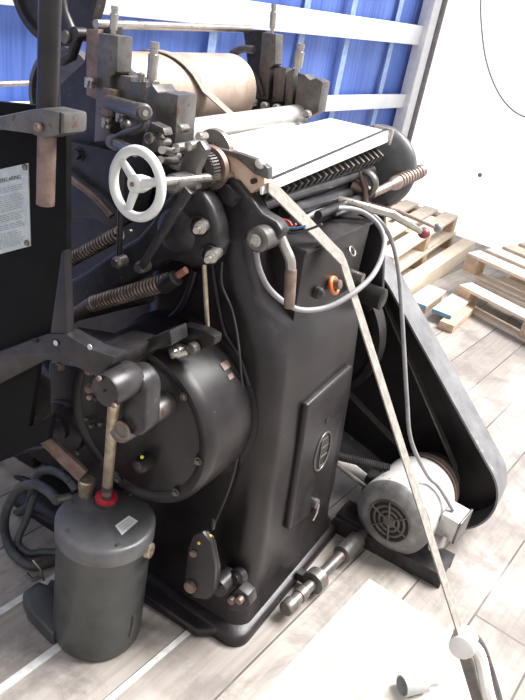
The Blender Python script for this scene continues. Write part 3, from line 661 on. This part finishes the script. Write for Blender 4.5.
# ---- belt guard, tear-drop trough open towards the viewer
gx = 2.17
c1g = V((gx, .262, .175)); r1g = .182
c2g = V((gx, .914, .548)); r2g = .365
dv = (c2g - c1g); Ld = dv.length; base = math.atan2(dv.z, dv.y); al = math.acos((r1g - r2g) / Ld)
out = []
def cp(c, r, a): return V((c.x, c.y + r * math.cos(a), c.z + r * math.sin(a)))
for i in range(33):
    a = base + al + (2 * math.pi - 2 * al) * i / 32; out.append(cp(c1g, r1g, a))
for i in range(25):
    a = base - al + (2 * al) * i / 24; out.append(cp(c2g, r2g, a))
n_ = len(out); gb = B(); ctrg = (c1g + c2g) / 2
inn = []
for i, p in enumerate(out):
    t = (out[(i + 1) % n_] - out[i - 1]).normalized(); nn_ = t.cross(ux)
    if (ctrg - p).dot(nn_) < 0: nn_ = -nn_
    inn.append(p + nn_ * .007)
dpt = .13
for p in out: gb.v += [p, p + ux * dpt]
for p in inn: gb.v += [p, p + ux * (dpt - .006)]
for i in range(n_):
    j = (i + 1) % n_
    gb.f.append((2 * i, 2 * j, 2 * j + 1, 2 * i + 1)); gb.f.append((2 * n_ + 2 * i, 2 * n_ + 2 * i + 1, 2 * n_ + 2 * j + 1, 2 * n_ + 2 * j))
    gb.f.append((2 * i, 2 * n_ + 2 * i, 2 * n_ + 2 * j, 2 * j))
gb.f.append(tuple(2 * i + 1 for i in range(n_)))
grd = part(gb, 'belt_guard', 'guard_paint', ang=40)
B().prism([p + ux * (dpt - .012) for p in inn], ux * .006).build('guard_back', 'black_enamel', grd)
fw = V((2.02, .84, .62))
part(B().lathe(fw, ux, [(0, .02), (0, .05), (.02, .05), (.02, .22), (0, .225), (0, .25), (.06, .25), (.06, .02)], 72, False), 'drive_wheel', 'black_enamel')
# motor pulley end of the drive: belt
bl = B(); mp_ = V((2.20, .315, .205)); wp = fw + V((.18, 0, 0))
pts = []
rA, rB = .062, .20; dv2 = V((0, wp.y - mp_.y, wp.z - mp_.z)); Lb = dv2.length; bs = math.atan2(dv2.z, dv2.y); al2 = math.acos((rA - rB) / Lb)
for i in range(17): a = bs + al2 + (2 * math.pi - 2 * al2) * i / 16; pts.append(V((2.215, mp_.y + rA * math.cos(a), mp_.z + rA * math.sin(a))))
for i in range(25): a = bs - al2 + 2 * al2 * i / 24; pts.append(V((2.215, wp.y + rB * math.cos(a), wp.z + rB * math.sin(a))))
pts.append(pts[0]); bl.ribbon(pts, .030, .006, ux)
part(bl, 'drive_belt', 'worn_iron')
part(B().lathe(V((2.19, wp.y, wp.z)), ux, [(0, .02), (0, .195), (.05, .195), (.05, .02)], 60, False), 'drive_pulley', 'cast_iron')
# threaded rod and strut between column and motor
p0, p1 = A(333, 455, x=1.87), A(388, 468, x=1.99)
spring(p0, p1, .013, 30, .0028, 'cast_iron')
part(B().tube([A(334, 462, x=1.86), A(366, 487, x=1.93)], .008, 12), 'strut', 'worn_iron')
part(B().bb(1.96, 2.02, .40, .50, .10, .21), 'hinge_block', 'cast_iron', bevel=.006)
# ---- levelling shaft at the foot
s0, s1 = A(285, 610, z=.045), A(372, 525, z=.045)
sd = s1 - s0; L = sd.length
part(B().lathe(s0, sd, [(0, .020), (.006, .024), (.035, .024), (.036, .019), (.07, .019), (.071, .022), (.10, .022), (.101, .018), (L, .018)], 26), 'adjusting_shaft', 'worn_iron')
part(B().lathe(s0 + sd * .27, sd, [(0, .028), (.003, .037), (.040, .037), (.044, .030)], 30), 'shaft_collar', 'worn_iron')
part(B().lathe(s0 + sd * .60, sd, [(0, .024), (.004, .031), (.105, .031), (.11, .024)], 28), 'shaft_sleeve', 'worn_iron')
part(B().bb(s1.x - .06, s1.x + .02, s1.y - .03, .54, .0, .07), 'shaft_bearing', 'cast_iron', bevel=.006)
part(B().box((s0 + sd * .27) + V((.02, .035, -.01)), (.03, .05, .03)), 'collar_lug', 'cast_iron', bevel=.003)
# ---- foot linkage
def linkplate(x, dx, m='black_enamel'):
    pl = PX([(188 + dx, 548), (193 + dx, 535), (202 + dx, 532), (210 + dx, 543), (215 + dx, 568), (214 + dx, 590), (206 + dx, 600), (194 + dx, 598), (184 + dx, 586), (186 + dx, 565)], x=x)
    return part(B().prism(pl, ux * .014), 'link_plate', m, bevel=.004, seg=3)
linkplate(1.16, 0); linkplate(1.205, 3)
part(B().lathe(A(190, 587, x=1.155), ux, [(-.008, .008), (-.006, .016), (.0, .018), (.08, .018)], 24), 'link_pin', 'rusty_steel')
part(B().lathe(A(193, 554, x=1.155), ux, [(-.004, .008), (0, .010), (.08, .010)], 18), 'link_pin', 'rusty_steel')
part(B().ball(A(199, 543, x=1.158), .0045, 12), 'grease_mark', 'yellow_paint'); part(B().ball(A(210, 536, x=1.20), .0045, 12), 'grease_mark', 'yellow_paint')
part(B().lathe(A(212, 528, x=1.24), V((0, 0, 1)), [(0, .008), (.02, .008), (.03, .004)], 12), 'oil_nipple', 'cast_iron')
part(B().lathe(A(217, 588, x=1.22), ux, [(0, .028), (.06, .028)], 28), 'link_hub', 'cast_iron')
part(B().prism(PX([(226, 598), (238, 588), (248, 596), (250, 606), (240, 613), (228, 610)], x=1.25), ux * .04), 'foot_lug', 'cast_iron', bevel=.005)
for q in ((231, 601), (239, 601)): part(B().lathe(A(*q, x=1.235), ux, [(-.006, .006), (-.004, .010), (.03, .010)], 16), 'foot_bolt', 'rusty_steel')
part(B().lathe(A(236, 578, x=1.27), V((-1, 0, .3)), [(-.02, .026), (.004, .024), (.008, .014), (.012, .012)], 26), 'foot_boss', 'black_enamel', ang=60)
part(B().prism([V((1.20, .64, .0)), V((1.25, .58, .0)), V((1.25, 1.15, .0)), V((1.20, 1.10, .0))], (0, 0, .03)), 'foot_flange', 'black_enamel', bevel=.012, seg=4)

# ================================================================ AIR PUMP
tcx, tcy, TR, TH = 1.055, .872, .121, .40
pump = thing('air_pump', (tcx, tcy, 0), 'black cylindrical air pump with red collar on its rod, standing left of the press foot', 'pump')
def pp_(b_, name, m, **k): return b_.build(name, m, pump, **k)
tank = pp_(B().lathe((tcx, tcy, 0), uz, [(0, TR * .5), (0, TR * .90), (.012, TR * .97), (.03, TR * .985), (TH - .05, TR * .985), (TH - .045, TR)], 72, True), 'tank', 'tank_paint')
pp_(B().lathe((tcx, tcy, TH - .045), uz, [(0, TR * .99), (.001, TR * 1.03), (.040, TR * 1.03), (.046, TR * 1.0), (.050, TR * .93), (.052, .001)], 72, False), 'tank_lid', 'lit_lid_disc_grey', ang=50)
LZ = TH + .006
for q in ((64, 499), (136, 489), (118, 546), (75, 528)):
    p = A(*q, z=LZ); e = V((p.x - tcx, p.y - tcy, 0)).normalized() * TR * .86
    pp_(B().hexnut((tcx + e.x, tcy + e.y, LZ - .002), uz, .005, .006), 'lid_bolt', 'worn_iron')
rb = A(106, 503, z=LZ)
pp_(B().lathe(rb - uz * .003, uz, [(0, .030), (.016, .029), (.018, .022)], 32), 'collar_base', 'cable_black')
pp_(B().lathe(rb + uz * .010, uz, [(0, .027), (.004, .029), (.014, .028), (.017, .022), (.020, .016)], 32), 'red_collar', 'red_plastic')
rt = cc + V((.03, 0, -.03))
pp_(B().tube([rb + uz * .01, rb.lerp(rt, .22)], .0135, 20), 'rod_sleeve', 'worn_iron')
pp_(B().tube([rb.lerp(rt, .12), rt], .0125, 20), 'piston_rod', 'brass_rod')
p = A(86, 494, z=LZ)
pp_(B().lathe(p - uz * .004, uz, [(0, .019), (.022, .019), (.024, .016), (.026, .021), (.050, .022), (.054, .019), (.055, .010), (.056, .001)], 32, False), 'filler_cap', 'brass_rod')
# sticker
sq = PX([(115, 525.5), (129, 515.5), (138, 521), (122, 535)], z=LZ + .0012)
pp_(B().prism(sq, (0, 0, -.001)), 'sticker', 'paper', flat=True)
st_ = B()
for i in range(3):
    a = .25 + i * .22; pa, pb = sq[0].lerp(sq[3], a), sq[1].lerp(sq[2], a)
    u0 = .12
    while u0 < .85:
        u1 = u0 + .08; st_.add([pa.lerp(pb, u0) + uz * .0003, pa.lerp(pb, u1) + uz * .0003, pa.lerp(pb, u1) + uz * .0003 + (sq[3] - sq[0]) * .06, pa.lerp(pb, u0) + uz * .0003 + (sq[3] - sq[0]) * .06], [(0, 1, 2, 3)]); u0 = u1 + .035
pp_(st_, 'sticker_print', 'faded_ink', flat=True)
f0 = V((tcx, tcy, .33)); f1 = A(152, 551, y=.745); fd = (f1 - f0); fd0 = fd.normalized(); Lf = fd.length
pp_(B().lathe(f0, fd, [(Lf - .075, .014), (Lf - .03, .014), (Lf - .029, .020), (Lf - .002, .020), (Lf, .017), (Lf, .009), (Lf - .01, .008), (Lf - .01, .001)], 24, False), 'side_fitting', 'brass_rod')
pp_(B().prism([(tcx - .10, tcy + .02, 0), (tcx - .04, tcy + .18, 0), (tcx + .02, tcy + .20, 0), (tcx + .06, tcy + .05, 0)], (0, 0, .035)), 'foot', 'tank_paint', bevel=.008)
pp_(B().prism(PX([(22, 592), (38, 580), (60, 588), (60, 628), (52, 634), (28, 608)], z=.05), (0, 0, -.05)), 'foot', 'tank_paint', bevel=.012, seg=3)
for q in ((27, 602), (56, 630)): pp_(B().ball(A(*q, z=.03), .005, 12), 'foot_rivet', 'bright_steel')
pp_(B().tube([A(33, 560, z=.12), A(41, 570, z=.10), A(44, 580, z=.05)], .003, 8), 'tap_lever', 'bright_steel')
pp_(B().tube([A(26, 574, z=.07), A(32, 580, z=.06), A(42, 576, z=.06)], .006, 10), 'tap', 'worn_iron')
vp = A(133, 625, x=tcx - TR * .9)
pp_(B().tube([A(134, 615, x=.99), A(132, 628, x=.985), A(130, 636, x=.98)], .005, 8), 'drain_cock', 'cast_iron')
# hoses
def hose(pts, r, label, grp=None):
    return tag(B().tube(pts, r, 16, smooth=7).build('hose', 'rubber_hose'), label, 'hose')
ha = A(57, 500, z=.395)
pp_(B().tube([ha + V((.03, -.02, 0)), ha], .013, 16), 'hose_nipple', 'worn_iron')
hose([ha, A(48, 491, x=1.08), A(34, 484, x=1.09), A(18, 490, x=1.10), A(6, 512, x=1.10), A(5, 532, x=1.12), A(13, 553, z=.018), A(32, 566, z=.016), A(56, 560, z=.016)], .014, 'thick black hose in front, looping from the pump lid down to the floor at left')
hb = A(72, 483, z=.395)
pp_(B().tube([hb + V((-.01, -.03, -.005)), hb], .013, 16), 'hose_nipple', 'worn_iron')
hose([hb, A(64, 476, x=1.15), A(50, 470, x=1.17), A(38, 474, x=1.19), A(32, 492, x=1.20), A(26, 508, x=1.21), A(4, 516, x=1.24), A(-25, 522, x=1.28)], .0125, 'black hose arching behind the front hose beside the pump filler cap')
hose([A(60, 553, z=.03), A(44, 552, z=.02), A(28, 553, z=.016), A(18, 542, z=.02), A(26, 520, z=.08), A(33, 500, z=.13), A(40, 470, z=.2)], .011, 'thin black hose lying low on the floor behind the pump')

# ================================================================ MOTOR
mf = A(389, 521, x=1.86); ax = XT.copy()
mot = thing('electric_motor', (mf.x + .12, mf.y, 0), 'grey electric motor with slotted round vent, on a steel rail beside the press', 'motor')
def mm(b_, name, m, **k): return b_.build(name, m, mot, **k)
MR = .133
mm(B().lathe(mf, ax, [(.0, .08), (.0, .096), (.004, .106), (.02, MR * .99), (.035, MR)], 64, True), 'end_bell', 'motor_face', ang=60)
mm(B().lathe(mf, ax, [(.03, MR * .95), (.032, MR), (.225, MR), (.23, MR * .985), (.255, MR * .9), (.265, MR * .5)], 64), 'motor_body', 'motor_paint', ang=50)
u_, w_ = frame_of(ax)
vent = B()
vent.torus(mf - ax * .001, ax, .074, .0035, 48, 8)
for R_ in (.055, .036, .018): vent.torus(mf - ax * .002, ax, R_, .0045, 40, 8, flat=.6)
for i in range(6):
    a = math.pi * i / 3 + .3; e = u_ * math.cos(a) + w_ * math.sin(a); vent.tube([mf - ax * .002 + e * .012, mf - ax * .002 + e * .074], .004, 8)
mm(vent, 'vent_grille', 'worn_iron')
mm(B().lathe(mf, ax, [(-.0015, .073), (.002, .073)], 48), 'vent_recess', 'dark_hole')
mm(B().lathe(mf, ax, [(-.006, .014), (-.001, .016)], 24), 'vent_hub', 'worn_iron')
bx = E_(455, 492, (mf.dot(XT) + .12))
cb = mf + ax * .13 + V((0, -MR - .028, .018))
RZ = Matrix.Rotation(YAW, 3, 'Z')
mm(B().box(cb, (.10, .062, .085), RZ), 'conduit_box', 'motor_paint', bevel=.006)
mm(B().box(cb + V((0, -.034, 0)), (.104, .008, .090), RZ), 'conduit_lid', 'worn_iron', bevel=.003)
mm(B().tube([cb + V((-.06, -.0, -.03)), cb + V((-.09, 0, -.045)), cb + V((-.10, .03, -.065))], .010, 12), 'cable_gland', 'bright_steel')
fz = mf.z - MR
mm(B().box((mf.x + .12, mf.y - .005, fz - .0 + .004), (.17, .20, .02), RZ), 'foot_plate', 'motor_face', bevel=.003)
mm(B().box((mf.x + .12, mf.y - .005, fz + .02), (.14, .12, .05), RZ), 'saddle', 'motor_face', bevel=.006)
for sx, sy in ((-1, -1), (1, -1), (-1, 1), (1, 1)): mm(B().hexnut((mf.x + .12 + sx * .065, mf.y - .005 + sy * .085, fz + .012), uz, .009, .012), 'foot_bolt', 'worn_iron')
mm(B().lathe(mf, ax, [(.24, .012), (.36, .012)], 20), 'motor_shaft', 'bright_steel')
mm(B().lathe(mf, ax, [(.268, .03), (.268, .118), (.272, .122), (.276, .105), (.285, .105), (.290, .122), (.297, .118), (.297, .03)], 56, False), 'pulley', 'rusty_steel')
mm(B().lathe(mf, ax, [(.335, .03), (.335, .088), (.342, .094), (.352, .070), (.362, .094), (.369, .088), (.369, .03)], 48, False), 'pulley', 'cast_iron')
rl = B(); ry0, ry1 = .135, .54
rl.prism([(1.865, ry0, 0), (1.865, ry1, 0), (1.865, ry1, .045), (1.865, ry0, .045)], (.012, 0, 0))
rl.prism([(1.865, ry0, .045), (1.865, ry1, .045), (1.865, ry1, .055), (1.865, ry0, .055)], (.13, 0, 0))
rl.prism([(1.983, ry0, 0), (1.983, ry1, 0), (1.983, ry1, .045), (1.983, ry0, .045)], (.012, 0, 0))
mm(rl, 'mounting_rail', 'cast_iron')

# ================================================================ CABLES
lp_ = [(256, 252, 1.30), (259, 268, 1.31), (268, 287, 1.33), (284, 302, 1.36), (302, 310, 1.40), (328, 307, 1.46), (352, 294, 1.52), (372, 276, 1.60), (382, 256, 1.68), (384, 238, 1.74), (376, 222, 1.76), (360, 211, 1.74), (340, 208, 1.68), (318, 212, 1.6), (300, 222, 1.5)]
tag(B().tube([A(a, b_, x=c) for a, b_, c in lp_], .0068, 12, smooth=6).build('power_cable', 'cable_grey'), 'grey cable hanging in a wide loop around the terminal box', 'cable')
lp_ = [(335, 214, 1.70), (352, 209, 1.75), (368, 212, 1.80), (382, 224, 1.83), (392, 242, 1.86), (398, 268, 1.86), (401, 300, 1.86), (404, 350, 1.86), (407, 400, 1.86), (411, 440, 1.87)]
pts = [A(a, b_, x=c) for a, b_, c in lp_]; pts += [mf + ax * .10 + V((.0, -.04, MR + .03)), mf + ax * .12 + V((0, -.085, MR - .008)), mf + ax * .12 + V((0, -MR - .02, .065))]
tag(B().tube(pts, .0065, 12, smooth=6).build('power_cable', 'cable_grey'), 'long grey cable dropping from the levers down to the motor', 'cable')

# ================================================================ TIE-DOWN STRAP
anchor = A(497, 748, z=0.02); kink = A(343, 262, y=.600)
strap = thing('ratchet_strap', anchor, 'pale tie-down strap stretched from under the feed board to the floor at right', 'strap')
sdir = (A(350, 262, y=.64) - A(336, 263, y=.64)).normalized()
rk = kink.lerp(anchor, .775)
B().ribbon([A(268, 184, y=.715), A(284, 200, y=.695), A(312, 228, y=.655), A(334, 251, y=.618), kink + V((0, .004, .006)), kink] + [kink.lerp(rk, i / 10) for i in range(1, 11)], .046, .0035, sdir).build('webbing', 'webbing', strap)
lf = (anchor - kink).normalized(); sn = sdir.cross(lf).normalized(); sd_ = (sdir - lf * sdir.dot(lf)).normalized()
if sn.dot(EYE - anchor) < 0: sn = -sn
B().lathe(rk - sd_ * .032 , sd_, [(0, .026), (.004, .032), (.060, .032), (.064, .026)], 28).build('spool', 'cloth_white', strap)
fr_ = B()
for sg in (-1, 1):
    a = rk + sd_ * sg * .027; fr_.prism([a - sn * .012, a + lf * .24 - sn * .016, a + lf * .24 + sn * .008, a + sn * .016], sd_ * .003 * sg)
fr_.build('ratchet_frame', 'worn_iron', strap)
B().ribbon([rk - sn * .0, rk + lf * .06 + sn * .006, rk + lf * .24 - sn * .002, anchor], .034, .006, sdir).build('tail_webbing', 'cloth_white', strap)
B().tube([rk + sd_ * .036 + sn * .015, rk + sd_ * .040 + lf * .05 + sn * .03, rk + sd_ * .036 + lf * .20 + sn * .03, rk + sd_ * .030 + lf * .34 + sn * .015], .011, 12, smooth=5).build('ratchet_handle', 'worn_iron', strap)
B().tube([rk - sd_ * .01 + sn * .02, rk + lf * .04 + sn * .03, rk - sd_ * .014 + lf * .13 + sn * .026, rk + lf * .20 + sn * .02], .017, 10, smooth=5).build('rag_end', 'cloth_white', strap)
B().lathe(anchor - uz * .02, uz, [(0, .03), (.006, .03)], 24).build('floor_ring', 'worn_iron', strap)
st2 = thing('lashing_strap', A(205, 95, x=1.6), 'pale flat strap laid across the tan impression cylinder', 'strap')
path = []
for i in range(9):
    t = i / 8; x = 1.52 + .12 * t; a = math.radians(128 - 128 * t)
    path.append(V((x, 1.235 + .1035 * math.cos(a + math.pi * 0) * 1, 1.335 + .1035 * math.sin(a))))
path = [V((1.50 + .13 * t, 1.235 - .104 * math.sin(math.radians(-55 + 130 * t)), 1.335 + .104 * math.cos(math.radians(-55 + 130 * t)))) for t in [i / 10 for i in range(11)]]
path.append(A(252, 133, x=1.70))
B().ribbon(path, .042, .003, V((1, .25, 0))).build('webbing', 'webbing', st2)

# ================================================================ ODDS ON THE FLOOR
pc_ = thing('pipe_piece', A(412, 686, z=0), 'short grey open pipe elbow lying on the floor near the strap ratchet', 'pipe')
a, b_ = A(402, 686, z=.030), A(434, 678, z=.030)
B().lathe(a, b_ - a, [(0, .025), (0, .029), (.07, .029), (.07, .025), (.002, .025)], 28, False).build('socket', 'pvc', pc_)
B().tube([a + (b_ - a) * .5, a + (b_ - a) * .9 + V((0, .0, .004)), b_ + V((.0, -.0, 0))], .023, 20).build('pipe_end', 'pvc', pc_)

# ================================================================ PALLETS
def pallet(x0, y0, ang, L, Wd, z0, label, nb=5, hgt=.14, name='pallet'):
    """board direction = local x; ang in the load-bed frame"""
    R = Matrix.Rotation(YAW + math.radians(ang), 3, 'Z'); O = TK(x0, y0, z0)
    p = thing(name, O, label, 'pallet', 'wooden pallets at the front of the load bed')
    bw = Wd / (nb + (nb - 1) * .45)
    for i in range(nb):
        yc = bw / 2 + i * bw * 1.45
        B().box(O + R @ V((L / 2, yc, hgt - .011)), (L, bw, .020), R).build('deck_board', 'pallet_wood', p, bevel=.002)
    for j in range(3):
        xc = .05 + j * (L - .1) / 2
        B().box(O + R @ V((xc, Wd / 2, hgt - .032)), (.10, Wd, .020), R).build('stringer_board', 'pallet_end', p, bevel=.002)
        for yc in (.05, Wd / 2, Wd - .05): B().box(O + R @ V((xc, yc, (hgt - .042 + .018) / 2)), (.10, .10, hgt - .060), R).build('block', 'pallet_end', p, bevel=.002)
    for yc in (.05, Wd / 2, Wd - .05): B().box(O + R @ V((L / 2, yc, .009)), (L, .10, .018), R).build('bottom_board', 'pallet_wood', p, bevel=.002)
    return p
pallet(3.86, 1.66, 7, 1.50, .80, 0, 'lower pale wooden pallet of the stack behind the lever knobs', 5)
pallet(3.86, 1.66, 7.5, 1.46, .78, .142, 'upper pale wooden pallet of the stack behind the lever knobs', 5)
pallet(4.24, 1.34, -105, 1.10, .90, 0, 'pale wooden pallet at the right edge, bottom of its stack', 5)
pallet(4.48, 1.43, -102, 1.10, .80, .142, 'pale wooden pallet at the right edge, on top of its stack', 4)
b_ = [TK(3.3, 1.48), TK(5.35, 1.67), TK(5.34, 1.77), TK(3.29, 1.58)]
tag(B().prism(b_, (0, 0, .12)).build('timber_beam', 'pallet_wood', bevel=.004), 'long square pale timber lying before the pallets', 'timber')
d_ = TK(1, .08) - TK(0, 0); n_2 = TK(-.08, 1) - TK(0, 0)
for i in range(2):
    P0 = TK(3.86 - .01 * i, 1.205 + .165 * i)
    t_ = thing('painted_plank', P0, ('pale plank with blue painted end, right beside the long timber' if i else 'pale plank with blue painted end, farther from the long timber'), 'plank', 'planks with blue ends')
    B().prism([P0 + uz * .052, P0 + d_ * .37 + uz * .052, P0 + d_ * .37 + n_2 * .125 + uz * .052, P0 + n_2 * .125 + uz * .052], (0, 0, .022)).build('plank_board', 'pallet_wood', t_, bevel=.002)
    B().prism([P0 + uz * .0515 - d_ * .003, P0 + d_ * .004 + uz * .0515, P0 + d_ * .004 + n_2 * .125 + uz * .0515, P0 + n_2 * .125 + uz * .0515 - d_ * .003], (0, 0, .023)).build('painted_end', 'blue_wood', t_)
P0 = TK(3.79, 1.15)
tag(B().prism([P0, P0 + n_2 * .09, P0 + n_2 * .09 + d_ * .42, P0 + d_ * .42], (0, 0, .05)).build('timber_offcut', 'pallet_end', bevel=.003), 'short rough timber block under the blue ended planks', 'timber')
P0 = TK(3.90, 1.385)
tag(B().prism([P0, P0 + n_2 * .07, P0 + n_2 * .07 + d_ * .3, P0 + d_ * .3], (0, 0, .05)).build('timber_offcut', 'pallet_end', bevel=.003), 'dark timber spacer under the plank beside the long beam', 'timber')
# hanging rope on the front wall
tag(B().tube([E_(481, -10, XE - .02), E_(481, 20, XE - .02), E_(486, 60, XE - .02), E_(498, 92, XE - .03), E_(515, 112, XE - .03), E_(540, 122, XE - .03)], .006, 8, smooth=6).build('rope', 'cable_grey'), 'thin grey rope drooping across the white front wall', 'rope')
tag(B().lathe(E_(480, 175, XE - .001), -XT, [(0, .018), (.01, .016), (.012, .001)], 18, False).build('wall_stud', 'cable_grey'), 'small dark round stud on the white front wall', 'stud')

# ================================================================ LIGHT, CAMERA
w = bpy.data.worlds.new('sky'); scn.world = w; w.use_nodes = True
bg = w.node_tree.nodes['Background']; bg.inputs['Color'].default_value = (1, .985, .99, 1); bg.inputs['Strength'].default_value = .52
sun = bpy.data.lights.new('sun', 'SUN'); sun.energy = 6.5; sun.angle = math.radians(35); sun.color = (1, .98, .97)
so = bpy.data.objects.new('sun', sun); col.objects.link(so)
dirn = V((.72, -.58, 1.3)).normalized()
so.rotation_euler = dirn.to_track_quat('Z', 'Y').to_euler()
cam = bpy.data.cameras.new('camera'); cam.sensor_fit = 'VERTICAL'; cam.sensor_height = 24; cam.lens = 24; cam.clip_start = .05
co = bpy.data.objects.new('camera', cam); col.objects.link(co)
Rc = Matrix((ROT @ V((1, 0, 0)), ROT @ V((0, -1, 0)), ROT @ V((0, 0, -1)))).transposed()
co.matrix_world = Matrix.Translation(EYE) @ Rc.to_4x4(); scn.camera = co
vs = scn.view_settings; vs.view_transform = 'Standard'; vs.look = 'None'; vs.gamma = 1; vs.use_curve_mapping = False; vs.exposure = .75
